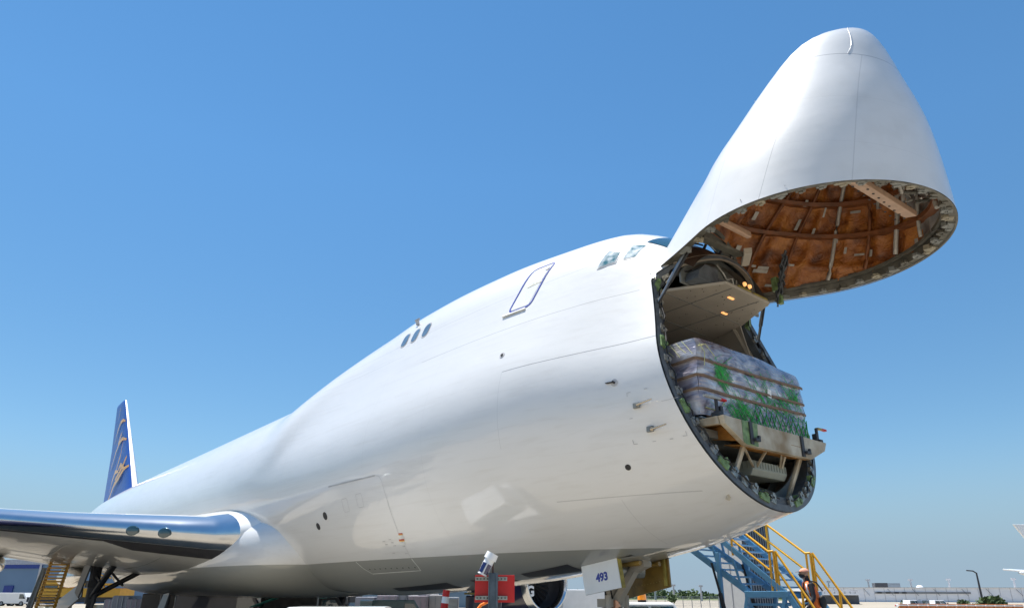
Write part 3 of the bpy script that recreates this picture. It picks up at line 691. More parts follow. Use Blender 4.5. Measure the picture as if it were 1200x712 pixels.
# wings
def foil(n=26, t=.12):
    xs = [(1-math.cos(math.pi*i/n))/2 for i in range(n+1)]
    th = lambda x: 5*t*(.2969*math.sqrt(x)-.126*x-.3516*x*x+.2843*x**3-.1036*x**4)
    up = [(x, th(x)*1.0+.012*math.sin(math.pi*x)) for x in xs]; dn = [(x, -th(x)*.92+.012*math.sin(math.pi*x)) for x in xs]
    return up, dn
def wing(side, parent):
    #      y     xLE     zLE   chord  t/c  incidence(z drop over the chord)
    st = [(2.4, -18.3, 3.72, 18.5, .130, 1.05), (3.3, -20.0, 3.70, 16.6, .130, 1.0), (4.0, -21.1, 3.70, 14.6, .128, .95), (7.5, -24.3, 4.00, 12.2, .112, .7), (12, -28.3, 4.44, 9.9, .098, .45),
          (20, -35.6, 5.35, 7.4, .09, .2), (28, -42.9, 6.25, 5.2, .088, .05), (32.2, -46.8, 6.8, 4.0, .085, 0)]
    up, dn = foil()
    S_ = []
    for a, b in zip(st[:-1], st[1:]):
        for k in range(4): S_.append([a[i]+(b[i]-a[i])*k/4 for i in range(6)])
    S_.append(list(st[-1]))
    def P(q, x, z): 
        y, xl, zl, c, t, inc = q; sc_ = t/.12
        return (xl-x*c, side*y, zl+z*c*sc_-inc*x)
    def row(q, lo_, hi_, le):
        U = [(x, z) for x, z in up if lo_-1e-9 <= x <= hi_+1e-9]; D = [(x, z) for x, z in dn if lo_-1e-9 <= x <= hi_+1e-9]
        if le: seq = U[::-1] + D[1:]
        else: seq = U[::-1] if False else None
        return [P(q, x, z) for x, z in seq]
    k = 5
    le_rows = [[P(q, x, z) for x, z in up[k::-1]] + [P(q, x, z) for x, z in dn[1:k-1]] for q in S_]
    body_rows = [[P(q, x, z) for x, z in up[k:]] + [P(q, x, z) for x, z in dn[:k-3:-1]] for q in S_]
    mb = MB(); mb.grid(body_rows, 0, True); mb.add(body_rows[-1]+le_rows[-1][1:-1], [tuple(range(len(body_rows[-1])+len(le_rows[-1])-2))])
    W = mb.build('wing', M_wing, parent, fixn=True)
    i0 = next(i for i, q in enumerate(S_) if q[0] >= 3.45)
    mb = MB(); mb.grid(le_rows[i0:], 0, True); mb.build('leading_edge', M_alu, W, fixn=True)
    mb = MB(); mb.grid(le_rows[:i0+1], 0, True); mb.build('root_fillet', M_fair, W, fixn=True)
    # Krueger-flap gap: dark strip under the leading edge
    mb = MB(); G = []
    for q in S_[i0:]:
        wdt = 1.0 if q[0] < 6.3 else .22
        (xa, za), (xb, zb_), (xc, zc_) = dn[k-2:k+1]; xm = xa+(xb-xa)*wdt; zm = za+(zb_-za)*wdt; xe = xa+(xc-xa)*wdt; ze = za+(zb_-za)*min(1, 2*wdt) if wdt < .5 else zc_
        G.append([Vector(P(q, x, z))-Vector((0, 0, .012)) for x, z in ((xa, za), (xm, zm), (xe, ze))])
    mb.grid(G, 0, True); mb.build('krueger_gap', M_gap, W, fixn=False)
    # spanwise seams and flap line on the underside
    mb = MB()
    for q0, q1 in zip(S_[i0:-1], S_[i0+1:]):
        for xx in (15, 19): 
            a_ = Vector(P(q0, *dn[xx]))-Vector((0, 0, .012)); b_ = Vector(P(q1, *dn[xx]))-Vector((0, 0, .012)); mb.beam(a_, b_, .03, .006)
    for q in S_[i0+1::3]:
        for x0, x1 in ((k+1, 14),):
            mb.path([Vector(P(q, *dn[i]))-Vector((0, 0, .006)) for i in range(x0, x1)], .008, 4)
    mb.build('panel_seam', M_greyframe, W)
    if side < 0:
        for yy, r_ in ((-6.05, .16), (-5.25, .16)):
            t_ = None
            for a_, b_ in zip(S_[:-1], S_[1:]):
                if a_[0] <= -yy <= b_[0]: t_ = (-yy-a_[0])/(b_[0]-a_[0]); q = [a_[i]+(b_[i]-a_[i])*t_ for i in range(6)]; break
            p = Vector(P(q, .0, -.004)); mb = MB()
            G = []
            for i in range(7):
                rr = r_*math.sin(math.pi/2*(1-i/6)); dx = .03+.05*math.sin(math.pi/2*i/6)
                G.append([p+Vector((dx+.0, 0, 0))+Vector((-math.sin(a)*rr*.55*0-math.cos(a)*rr*1.35*.62, -math.cos(a)*rr*1.35*.75, math.sin(a)*rr)) for a in [2*math.pi*t/20 for t in range(20)]])
            mb.grid(G, 0, True, closed=True); lt = mb.build('landing_light', M_glass, W)
    # flap-track fairings
    for yy, L_ in ((5.6, 6.5), (8.6, 6.2), (15.5, 5), (19.5, 4.6)):
        for a_, b_ in zip(S_[:-1], S_[1:]):
            if a_[0] <= yy <= b_[0]: t_ = (yy-a_[0])/(b_[0]-a_[0]); q = [a_[i]+(b_[i]-a_[i])*t_ for i in range(6)]; break
        xt = q[1]-q[3]; zt_ = q[2]-q[5]
        mb = MB(); pr = [(0, .01), (.3, .16), (.9, .3), (2, .42), (3.2, .44), (4.6, .36), (5.8, .2), (6.5, .02)]
        mb.lathe([(xt+L_*.55-a*L_/6.5-0, r_) for a, r_ in pr], (0, side*yy, zt_-.42), 'X', 20)
        mb.build('flap_fairing', M_chrome if yy < 9 else M_white, W)
    return W
WR = wing(-1, AC); WL = wing(1, AC)

# engines
def engine(y, x0, zc):
    E_ = []
    mb = MB(); mb.lathe([(-.35, 1.40), (-1.0, 1.46), (-2.2, 1.47), (-3.2, 1.38), (-4.1, 1.2), (-4.12, 1.1)], (x0, y, zc), 'X', 64)
    mb.lathe([(-4.05, .98), (-4.9, .82), (-5.7, .62), (-5.7, .5)], (x0, y, zc), 'X', 40); mb.lathe([(-5.4, .45), (-6.3, .05)], (x0, y, zc), 'X', 24)
    nac = mb.build('engine', M_darknavy, AC, fixn=True)
    mb = MB(); mb.lathe([(-.35, 1.405), (-.12, 1.36), (-.02, 1.29), (0, 1.24), (-.04, 1.19), (-.2, 1.15), (-.4, 1.13)], (x0, y, zc), 'X', 64); mb.build('intake_lip', M_alu, nac, fixn=True)
    mb = MB(); mb.lathe([(-.4, 1.13), (-1.3, 1.18), (-1.35, .02)], (x0, y, zc), 'X', 48); mb.build('intake', M_gap, nac, fixn=True)
    mb = MB()
    for k in range(28):
        a = 2*math.pi*k/28; c_, s_ = math.cos(a), math.sin(a); c2_, s2_ = math.cos(a+.16), math.sin(a+.16)
        mb.add([(x0-1.22, y+.3*c_, zc+.3*s_), (x0-1.15, y+1.15*c_, zc+1.15*s_), (x0-1.28, y+1.15*c2_, zc+1.15*s2_), (x0-1.3, y+.3*c2_, zc+.3*s2_)], [(0, 1, 2, 3)])
    mb.build('fan', M_gap, nac, fixn=False)
    mb = MB(); mb.lathe([(-.85, .01), (-.95, .12), (-1.28, .3)], (x0, y, zc), 'X', 24); mb.build('spinner', M_black, nac)
    yy = abs(y); zw = 4.95+(yy-12)*.115; xw = -28.3-(yy-12)*.91
    mb = MB(); mb.prism([(x0-1.4, zc+1.35), (x0-2.6, zc+1.35+.35), (xw-.2, zw-.1), (xw-3.4, zw-.55), (x0-5.6, zc+.75), (x0-3.0, zc+1.2)], 'Y', y-.17, y+.17); mb.build('pylon', M_white, nac, bevel=.05)
    return nac
for y, x0, z0 in ((-11.7, -23.6, 2.35), (11.7, -22.2, 2.44), (-21, -31.9, 3.3), (21, -31.9, 3.3)):
    NAC = engine(y, x0, z0)
    if y == 11.7:
        mb = text_mb('G', .62, (x0-.42, y-.72, z0-.40), (0, 1, 0), (0, 0, 1), .01); mb.build('letter', M_plastic, NAC)

# tail
def slab(pts, half_t, axis, nm, m_, par, o_=None):
    """swept aerofoil surface: list of (root..tip) stations (span, xLE, chord, t/c, xoff)"""
    G = []
    up, dn = foil(14)
    for sp_, xl, c, t in pts:
        row = []
        for x, z in up + dn[-2:0:-1]:
            a_ = xl-x*c; th = z*c*t/.12
            row.append((a_, th, sp_) if axis == 'Z' else (a_, half_t*sp_[0], sp_[1]+th))
        G.append(row)
    mb = MB(); mb.grid(G, 0, True, closed=True); mb.add(G[-1], [tuple(range(len(G[-1])))]); mb.add(G[0], [tuple(range(len(G[0])))])
    return mb.build(nm, m_, par)
fin_st = [(7.6, -51.6, 13.6, .10), (9.2, -53.9, 11.0, .10), (13.5, -58.9, 7.0, .095), (17.95, -64.2, 3.5, .09), (18.05, -64.7, 2.7, .05)]
_f = []
for a_, b_ in zip(fin_st[:-1], fin_st[1:]):
    k_ = max(1, int((b_[0]-a_[0])/.35)); _f += [tuple(a_[i]+(b_[i]-a_[i])*q/k_ for i in range(4)) for q in range(k_)]
fin_st = _f+[fin_st[-1]]
FIN = slab(fin_st, 1, 'Z', 'tail_fin', M_navy, AC)
mb = MB(); Gle = []
up, dn = foil(14)
for sp_, xl, c, t in fin_st[:-1]:
    Gle.append([(xl-x*c+.03, -(z*c*t/.12+.012), sp_) for x, z in up[1::-1]] + [(xl-x*c+.03, z*c*t/.12+.012, sp_) for x, z in up[1:2]])
mb.grid(Gle, 0, True); mb.build('fin_leading_edge', M_white, FIN, fixn=False)
def fin_pt(u, v_):   # u: 0 leading edge .. 1 trailing edge; v: height
    for a, b in zip(fin_st[:-1], fin_st[1:]):
        if a[0] <= v_ <= b[0]+1e-6: t = (v_-a[0])/(b[0]-a[0]); xl, c, tc_ = (a[i]+(b[i]-a[i])*t for i in (1, 2, 3)); break
    th = 5*tc_*(.2969*math.sqrt(u)-.126*u-.3516*u*u+.2843*u**3-.1036*u**4)*c
    return xl-u*c, th
mb = MB()
arcs = [[(.05, 15.6), (.16, 15.75), (.3, 15.6), (.5, 15.0), (.7, 14.0)], [(.05, 13.65), (.18, 13.85), (.33, 13.6), (.5, 12.9), (.75, 11.6)],
        [(.06, 12.0), (.14, 11.3), (.26, 10.7), (.4, 10.3)], [(.03, 11.1), (.13, 10.9), (.26, 10.3), (.42, 9.9), (.6, 8.9), (.68, 8.6)],
        [(.3, 10.9), (.42, 11.0), (.55, 10.3), (.62, 9.4)], [(.13, 15.7), (.22, 14.4), (.4, 13.6)], [(.14, 13.8), (.24, 12.3), (.4, 11.0)], [(.34, 17.3), (.5, 16.2), (.6, 14.9)], [(.45, 14.9), (.52, 13.3), (.58, 12.2)], [(.3, 11.0), (.22, 11.4), (.12, 10.95)]]
for arc_ in arcs:
    for side in (-1, 1):
        P = []
        for (u0, v0), (u1, v1) in zip(arc_[:-1], arc_[1:]):
            for k in range(6): P.append((u0+(u1-u0)*k/6, v0+(v1-v0)*k/6))
        P.append(arc_[-1]); row0, row1 = [], []
        for i, (u, v_) in enumerate(P):
            wv = .13*math.sin(math.pi*(i+2)/(len(P)+3))+.06
            x0, t0 = fin_pt(u, v_-wv/2); x1, t1 = fin_pt(u, v_+wv/2)
            row0.append((x0, side*(t0+.02), v_-wv)); row1.append((x1, side*(t1+.02), v_+wv))
        mb.grid([row0, row1], 0, False)
mb.build('emblem', M_gold, FIN, fixn=False)
for side in (-1, 1):
    slab([((1.5, 7.2), -58.5, 9.0, .1), ((2.2, 7.3), -59.3, 8.3, .1), ((11, 8.3), -67.8, 2.7, .09)], side, 'Y', 'tailplane', M_white, AC)

# nose gear with its doors
GR = AC
mb = MB(); pan = [(-7.85, -.65, 2.455), (-6.872, -.65, 2.60), (-6.775, -.65, 2.037), (-7.75, -.65, 1.895)]
mb.add(pan + [(a, b+.05, c) for a, b, c in pan], [(0, 1, 2, 3), (7, 6, 5, 4), (0, 4, 5, 1), (1, 5, 6, 2), (2, 6, 7, 3), (3, 7, 4, 0)])
ND = mb.build('nose_gear_door', M_white, AC, bevel=.008)
ex = (Vector(pan[1])-Vector(pan[0])).normalized(); ez = (Vector(pan[0])-Vector(pan[3])).normalized()
mb = text_mb('493', .215, (-7.27, -.655, 2.235), ex, Vector((0, 0, 1)) - ex*ex.z, .004); mb.build('number', M_blueline, ND)
mb = MB(); mb.add([(-6.872, -.63, 2.60), (-6.775, -.63, 2.037), (-6.76, -.54, 2.04), (-6.86, -.54, 2.62)], [(0, 1, 2, 3)]); mb.build('door_edge', M_yelgreen, ND, solid=.02)
M_zinc = mat('zinc_chromate', (.25, .155, .03), .5, var=.3, vscale=3, coat=.2)
mb = MB(); far = [(-8.0, .65, 2.46), (-6.62, .65, 2.62), (-6.60, .65, 2.06), (-7.95, .65, 1.80)]
mb.add(far + [(a, b+.05, c) for a, b, c in far], [(0, 1, 2, 3), (7, 6, 5, 4), (0, 4, 5, 1), (1, 5, 6, 2), (2, 6, 7, 3), (3, 7, 4, 0)])
ND2 = mb.build('nose_gear_door', M_zinc, AC, bevel=.008)
mb = MB()
for k in range(2): 
    for i in range(16): mb.tube((-7.9+i*.08, .64, 2.36-k*.35+i*.012), (-7.9+i*.08, .652, 2.36-k*.35+i*.012), .009, n=6)
mb.build('fastener', M_yelgreen, ND2)
mb = MB(); mb.beam((-6.68, .62, 2.08), (-6.70, .62, 2.6), .06, .05); mb.build('door_stiffener', M_yelgreen, ND2)
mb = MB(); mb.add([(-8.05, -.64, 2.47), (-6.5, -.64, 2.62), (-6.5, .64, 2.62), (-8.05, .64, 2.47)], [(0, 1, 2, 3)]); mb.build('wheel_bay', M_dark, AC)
for y in (-.3, 0, .3):
    mb = MB(); mb.tube((-7.9, y, 2.42-.0), (-6.6, y+.05, 2.5), .05, n=8); mb.build('bay_pipe', M_zinc if y else M_latch, AC)
mb = MB(); mb.tube((-7.4, -.35, 2.36), (-7.0, .3, 2.38), .15, n=20); mb.build('steering_actuator', M_latch, AC)
mb = MB(); mb.tube((-7.62, 0, 2.6), (-7.62, 0, 1.05), .15, n=20); mb.tube((-7.62, 0, 1.1), (-7.62, 0, .5), .1, n=20); mb.box((-7.62, 0, 1.75), (.38, .5, .16)); mb.tube((-7.62, -.55, .5), (-7.62, .55, .5), .09, n=14)
mb.tube((-7.62, -.28, 1.55), (-7.62, .28, 1.55), .12, n=16); mb.tube((-7.45, -.3, 1.9), (-7.45, -.3, 1.5), .06, n=10); mb.tube((-7.45, .25, 1.9), (-7.45, .25, 1.5), .06, n=10)
NG = mb.build('nose_gear_strut', M_beige, AC)
mb = MB(); mb.beam((-6.82, -.05, 2.52), (-7.62, -.05, 1.55), .14, .16, up=(0, 1, 0)); mb.beam((-6.95, -.05, 2.47), (-6.62, -.05, 2.58), .3, .22, up=(0, 1, 0)); mb.build('drag_brace', M_beige, NG)
mb = MB(); mb.tube((-7.43, -.08, 1.72), (-7.40, -.16, 1.72), .09, n=16); mb.build('taxi_light', mat('copper_lamp', (.55, .3, .2), .25, metal=.8), NG)
for k in range(7):
    mb = MB(); a0 = rng.uniform(0, 6.28); mb.path([(-7.62+.17*math.cos(a0+.15*i), .17*math.sin(a0+.15*i), 2.4-.13*i) for i in range(9)], .014, 6); mb.build('hose', M_black, NG)
for y in (-.46, .46):
    mb = MB(); mb.lathe([(-.2, .3), (-.2, .5), (-.14, .6), (-.05, .63), (.05, .63), (.14, .6), (.2, .5), (.2, .3)], (-7.62, y, .63), 'Y', 40); WH = mb.build('wheel', M_black, NG)
    mb = MB(); mb.lathe([(-.17, .02), (-.15, .2), (-.19, .31), (.19, .31), (.15, .2), (.17, .02)], (-7.62, y, .63), 'Y', 30); mb.build('rim', M_latch, WH)

# main gear: four trucks
def main_gear(x, y, ztop, doors):
    mb = MB(); mb.tube((x, y, ztop), (x, y, 1.5), .2, n=20); mb.tube((x, y, 1.5), (x, y, .75), .13, n=20); mb.beam((x+.95, y, .66), (x-.95, y, .66), .22, .24)
    for dx in (.75, -.75): mb.tube((x+dx, y-.62, .64), (x+dx, y+.62, .64), .08, n=12)
    mb.box((x, y, 2.25), (.6, .5, .25)); ST = mb.build('main_gear_strut', M_gap, AC)
    mb = MB(); sgn = -1 if y < 0 else 1
    mb.tube((x, y, 1.75), (x+.2, y-sgn*2.0, 3.0), .1, n=12); mb.tube((x, y, 1.7), (x+2.4, y-sgn*.2, 3.05), .12, n=12); mb.tube((x, y, 2.2), (x-1.6, y, 3.2), .07, n=10)
    mb.tube((x+1.2, y, 2.35), (x+.1, y, 2.55), .06, n=10); mb.tube((x, y, 1.2), (x+.75, y, .8), .05, n=10); mb.tube((x+.3, y+.3, 2.9), (x+.8, y-sgn*.9, 2.2), .05, n=8)
    for k in range(6): mb.path([(x+.22, y-.15+.06*k, ztop-.25*i) for i in range(3)] + [(x+.3+.1*k, y, 1.5), (x+.5, y, 1.0)], .02, 6)
    mb.build('brace', M_gap, ST)
    for dx in (.75, -.75):
        for dy in (-.42, .42):
            mb = MB(); mb.lathe([(-.2, .3), (-.2, .5), (-.14, .6), (-.05, .63), (.05, .63), (.14, .6), (.2, .5), (.2, .3)], (x+dx, y+dy, .64), 'Y', 32); wh = mb.build('wheel', M_black, ST)
            mb = MB(); mb.lathe([(-.15, .02), (-.12, .2), (-.17, .31), (.17, .31), (.12, .2), (.15, .02)], (x+dx, y+dy, .64), 'Y', 24); mb.build('rim', M_latch, wh)
    for q in doors:
        mb = MB(); n = len(q); mb.add(q + [(a, b-.05*sgn*-1, c+.03) for a, b, c in q], [tuple(range(n)), tuple(range(n, 2*n))[::-1]] + [(i, (i+1) % n, n+(i+1) % n, n+i) for i in range(n)])
        mb.build('gear_door', mat('door_grey', (.07, .08, .09), .4, coat=.3, var=.08), ST)
main_gear(-30.6, -5.5, 3.3, [[(-31.2, -5.75, 2.35), (-30.9, -5.75, 1.75), (-36.2, -6.0, .55), (-36.8, -6.0, 1.25)], [(-30.75, -5.85, 3.2), (-30.25, -5.7, 3.2), (-31.0, -5.85, 1.7), (-31.3, -5.95, 1.9)]])
main_gear(-30.6, 5.5, 3.3, []); main_gear(-33.8, -1.9, 2.4, [[(-28.5, -3.3, 1.85), (-27.7, -3.3, 1.9), (-27.95, -3.35, 1.25), (-28.9, -3.35, 1.25)]]); main_gear(-33.8, 1.9, 2.4, [])
mb = MB(); mb.box((-29.6, -4.4, 2.95), (1.3, .5, .35)); mb.box((-28.3, -4.6, 3.0), (.5, .4, .3)); mb.build('gear_bay_beam', M_gap, AC)
mb = MB(); mb.box((-36.5, -5.6, 3.55), (2.2, .5, .12)); mb.beam((-35, -5.5, 3.6), (-37, -5.8, 2.9), .08, .08); mb.build('bay_door_link', M_yelgreen, AC)

# ------------------------------------------------------------------ the nose door, swung up about its hinge
_keep = (list(ztK), list(r2K)); i4 = int(np.where(KS == 4)[0][0])
ztK[i4] = 8.20; ztK[i4+1] = 8.78; r2K[i4] = 1.655; r2K[i4+1] = 1.69
cutD = [cut_station(f, scut_doorf) for f in FJ]
def door_ring(u):
    """u=0 at the cut ... 1 at the tip"""
    ss = []
    for j in range(NJ+1):
        c = cutD[j]; ss.append(c*(1-u)**1.0 if u < 1 else 0.0)
    return ring(ss)
def uring(u): return None
us = [0, .04, .08, .13, .19, .25, .32, .39, .46, .53, .6, .66, .72, .78, .83, .88, .92, .95, .975, .99, .998, 1.0]
rows = []; uvs = []
for u in us:
    rr = door_ring(u); rows.append([swing(p) for p in rr]); uvs += [(-p[0], p[2]) for p in rr]
mb = MB(); mb.grid(rows, 0, True, closed=True); mb.uv = uvs
k = len(mb.v); c = (0.012, 0, 5.02); mb.v.append(swing(c)); mb.uv.append((0, 5.02)); n_ = 2*NJ; b_ = k-n_
for j in range(n_): mb.f.append((b_+j, b_+(j+1) % n_, k)); mb.m.append(0); mb.sm.append(True)
ND_ = mb.build('nose_door', M_door, AC)
# lightning strips on the radome
mb = MB()
G = [swing(tuple(surf(s, 5.03-.34*math.sin(min(1, (s-.08)/.92)*math.pi/2), -1, .004)[0])) for s in np.linspace(.1, 1.0, 24)]
mb.path(G, .005, 5); mb.build('lightning_strip', M_plastic, ND_)
mb = MB()
for s, z in ((1.5, 6.3), (2.15, 5.7), (4.05, 5.5), (3.9, 4.8)):
    p, n = surf(s, z, -1, .006); a, b, c = (Vector(swing(tuple(p+q))) for q in (Vector((0, 0, 0)), Vector((.04, 0, .0)), Vector((0, 0, .03)))); mb.beam(a, a.lerp(b, .6), .012, .004)
mb.build('paint_chip', M_greyline, ND_)
A, B, Cc = flange(None, .13, cutD, -.012, -.25, swing)
mb = MB(); mb.grid([A, B], 0, False, closed=True); mb.grid([B, Cc], 0, False, closed=True)
A, B, Cc = flange(None, .035, cutD, .02, -.10, swing); mb.grid([A, B], 0, False, closed=True)
A, B, Cc = flange(None, .215, cutD, -.14, -.06, swing)
a0, b0, c0 = flange(None, .16, cutD, -.14, -.06, swing); mb.grid([b0, B], 0, False, closed=True); mb.grid([B, Cc], 0, False, closed=True)
DR = mb.build('door_rim', M_rimdoor, ND_, fixn=False)
def insulation():
    m, t, b = newmat('insulation_blanket'); L = t.links
    tc = t.nodes.new('ShaderNodeTexCoord')
    n = t.nodes.new('ShaderNodeTexNoise'); n.inputs['Scale'].default_value = 2.6; n.inputs['Detail'].default_value = 8; n.inputs['Distortion'].default_value = .6; L.new(tc.outputs['Object'], n.inputs['Vector'])
    r = t.nodes.new('ShaderNodeValToRGB'); e = r.color_ramp.elements; e[0].position = .30; e[0].color = (.11, .03, .008, 1); e[1].position = .74; e[1].color = (.60, .24, .05, 1)
    k = e.new(.5); k.color = (.36, .115, .02, 1); L.new(n.outputs[0], r.inputs[0]); L.new(r.outputs[0], b.inputs['Base Color'])
    b.inputs['Roughness'].default_value = .42; b.inputs['Coat Weight'].default_value = .25; b.inputs['Coat Roughness'].default_value = .25
    n2 = t.nodes.new('ShaderNodeTexNoise'); n2.inputs['Scale'].default_value = 5; n2.inputs['Detail'].default_value = 6; n2.inputs['Distortion'].default_value = 2.2; L.new(tc.outputs['Object'], n2.inputs['Vector'])
    bp = t.nodes.new('ShaderNodeBump'); bp.inputs['Strength'].default_value = .9; bp.inputs['Distance'].default_value = .06; L.new(n2.outputs[0], bp.inputs['Height']); L.new(bp.outputs[0], b.inputs['Normal'])
    return m
M_insul = insulation()
# quilted blanket: pillows between frames (stations) and stringers
nf = 92; U_ = np.linspace(0.035, .97, 70)
FS = [(1-math.cos(math.pi*i/nf))/2 for i in range(nf+1)]
cutDi = [cut_station(f, scut_doorf) for f in FS]
def pillow(s, f):
    a = abs(math.sin(math.pi*(s-.15)/.62)); b = abs(math.sin(math.pi*f*7.0+.4))
    return .10*(min(1, a*1.6)*min(1, b*1.6))
rows = []; imi = []
for u in U_:
    row = []
    for side, js in ((-1, range(nf+1)), (1, range(nf-1, 0, -1))):
        for j in js:
            s = cutDi[j]*(1-u); ins = .20 - pillow(s, FS[j]) + .035*math.sin(s*5.1+j*.7)*math.sin(j*.31+s*2)
            row.append(swing(body_pt(s, FS[j], side, min(max(ins, .1), .45*max(s, .3)))))
    rows.append(row)
mb = MB(); mb.grid(rows, 0, True, closed=True)
for i_, u in enumerate(U_[:-1]):        # foil-faced blankets low in the nose
    for k_ in range(2*nf):
        j = k_ if k_ <= nf else 2*nf-k_; s = cutDi[j]*(1-u); a = prof(s); z = a[0]+(a[2]-a[0])*FS[j]
        if z < 4.4+.18*math.sin(s*3): mb.m[i_*2*nf+k_] = 1
mb.build('insulation', [M_insul, mat('foil_blanket', (.16, .155, .15), .35, metal=.3, var=.4, vscale=4, bump=.9, bscale=7, c2=(.42, .41, .39))], ND_, fixn=False)
def dfr(s, j0, j1, side, ins0, ins1, wdt=.07):
    """a frame or stringer segment inside the door"""
M_rib = mat('rib_wrapped', (.19, .065, .02), .5, var=.35, vscale=5, bump=.3, bscale=9)
for s in (3.3, 2.68, 2.06, 1.44):      # frames
    mb = MB(); A_, B_, C_ = [], [], []
    for side, js in ((-1, range(nf+1)), (1, range(nf-1, 0, -1))):
        for j in js:
            A_.append(swing(body_pt(s, FS[j], side, .16))); B_.append(swing(body_pt(s, FS[j], side, .30))); C_.append(swing(body_pt(s-.07, FS[j], side, .30)))
    mb.grid([A_, B_, C_], 0, False, closed=True); mb.build('door_frame_rib', M_rib, ND_, fixn=False, solid=.015)
for f_, side, mm, r_ in ((.16, 1, M_tape, .035), (.3, 1, M_tape, .045), (.45, 1, M_rib, .04), (.6, 1, M_tape, .04), (.75, 1, M_rib, .035), (.22, -1, M_rib, .035), (.5, -1, M_rib, .04), (.88, 1, M_rib, .04), (.93, -1, M_rib, .035), (.02, 1, M_tape, .045)):
    mb = MB(); c_ = cut_station(f_, scut_doorf)
    mb.path([swing(body_pt(c_*(1-u), f_+.012*math.sin(u*9+f_*7), side, .24+.02*math.sin(u*14))) for u in np.linspace(.05, .86, 26)], r_, 8)
    mb.build('stringer', mm, ND_)
mb = MB()
for _ in range(60):
    f_ = rng.uniform(.05, .95); side = 1 if rng.random() < .75 else -1; c_ = cut_station(f_, scut_doorf); s = c_*(1-rng.uniform(.06, .7)); 
    ds, df = (rng.uniform(.03, .14), rng.uniform(.004, .009)) if rng.random() < .6 else (rng.uniform(.02, .035), rng.uniform(.015, .03))
    ins = .30 - min(.1, pillow(s, f_))
    q = [swing(body_pt(s+a*ds, min(.99, max(.01, f_+b*df)), side, ins-.02)) for a, b in ((-1, -1), (1, -1), (1, 1), (-1, 1))]
    mb.add(q, [(0, 1, 2, 3)])
mb.build('tape_patch', M_tape, ND_, fixn=False)
# cross beams and fittings in the mouth of the door
def dl(p): return Vector(swing(p))
mb = MB(); mb.beam(dl((-3.50, -1.52, 4.27)), dl((-3.42, .80, 4.14)), .10, .21, up=dl((-3.5, 0, 5))-dl((-3.5, 0, 4))); CB = mb.build('cross_beam', M_pink, ND_, bevel=.015)
mb = MB()
for k in range(11):
    for dz in (-.05, .05):
        p = Vector((-3.56, -1.4+.2*k, 4.235+dz*1.5)); mb.tube(dl(tuple(p)), dl((p.x+.01, p.y, p.z)), .022, n=8)
mb.build('bolt_hole', M_black, CB)
mb = MB(); mb.beam(dl((-4.0, -1.75, 6.40)), dl((-3.95, -.55, 6.42)), .10, .12); mb.build('cross_beam', M_pink, ND_, bevel=.02)
mb = MB()
G0 = [dl((-4.36+.0*y, y, 6.72-.10*(y+1.7)*1.3)) for y in np.linspace(-1.75, -.62, 8)]; G1 = [q + (dl((0, 0, 1))-dl((0, 0, 0)))*-.2 for q in G0]
mb.grid([G0, G1], 0, False); mb.build('door_sill_frame', M_rimdoor, ND_, fixn=False, solid=.05)
mb = MB(); mb.beam(dl((-4.34, -.78, 6.25)), dl((-4.40, -.28, 6.62)), .14, .1); mb.build('door_sill_post', M_beige, ND_)
for y in (-1.5, -1.2, -.9):
    mb = MB(); mb.tube(dl((-4.34, y, 6.56)), dl((-4.38, y, 6.56)), .045, n=10); mb.build('lightening_hole', M_black, ND_)
for (y0, z0, y1, z1) in ((-1.15, 3.95, -.2, 3.55), (-.9, 4.2, -.6, 3.6), (.3, 4.1, .9, 3.9), (-.2, 3.9, 1.3, 4.5), (.8, 4.1, 1.2, 3.8)):
    mb = MB(); mb.tube(dl((-3.2, y0, z0)), dl((-3.0, y1, z1)), .035, n=10); mb.build('duct', rng.choice([M_tape, M_yelgreen, M_latch]), ND_)
mb = MB()
for _ in range(26):
    y = rng.uniform(-.8, .9); z = 3.75+rng.uniform(.1, .8); s = rng.uniform(2.6, 3.1)
    mb.path([dl((-s-.07*i, y+.12*math.sin(i*1.4+y*7), z+.08*math.cos(i+z*9))) for i in range(6)], rng.uniform(.015, .04), 6)
mb.build('wiring_bundle', M_tape, ND_)
for i in range(34):
    side = -1 if i < 17 else 1; k = i % 17
    f = (1-math.cos(math.pi*(.03+.70*k/17)))/2; c_ = cut_station(f, scut_doorf)
    p = dl(body_pt(c_-.03, f, side, .08)); q = (dl(body_pt(cut_station(f+.01, scut_doorf)-.03, f+.01, side, .08))-p); inw = dl(body_pt(c_-.02, f, side, .3))-p
    mb = make_latch(p, q, inw, '', 0 if k % 3 else 1); mb.build('latch', [M_rimdoor, M_greyframe, M_lightbr, M_greyframe][k % 4], DR)
# hanging cable bundle at the far side of the mouth
mb = MB(); base = dl((-3.9, 1.25, 7.05))
for k in range(9):
    x, y, z = base; mb.path([(x+.35*(1-i/8)+.05*math.sin(i*1.7+k), y+.04*math.cos(i+k*2), z-.14*i+.02*k) for i in range(8)], .022, 6)
mb.build('cable_bundle', M_rim, ND_)
mb = MB(); b_ = base; mb.box(tuple(b_+Vector((.05, 0, -.5))), (.12, .12, .3)); mb.box(tuple(b_+Vector((.1, .02, -.85))), (.08, .1, .2)); mb.build('junction_box', M_green, ND_)
ztK[:], r2K[:] = _keep
# actuators holding the door open
for side in (-1, 1):
    for dx, r_, m_ in ((0, .035, M_steel), (.10, .025, M_black)):
        mb = MB(); p0 = Vector((-4.62+dx*.2, side*1.72, 6.98)); p1 = Vector((-3.98+dx, side*1.5, 8.0)) if side < 0 else Vector((-4.3+dx*.3, side*1.72, 8.05))
        mb.tube(p0, p0.lerp(p1, .45), r_*.7, n=12); mb.tube(p0.lerp(p1, .4), p1, r_*1.1, n=12)
        mb.box(tuple(p0), (.1, .08, .1)); mb.build('actuator', m_, AC)
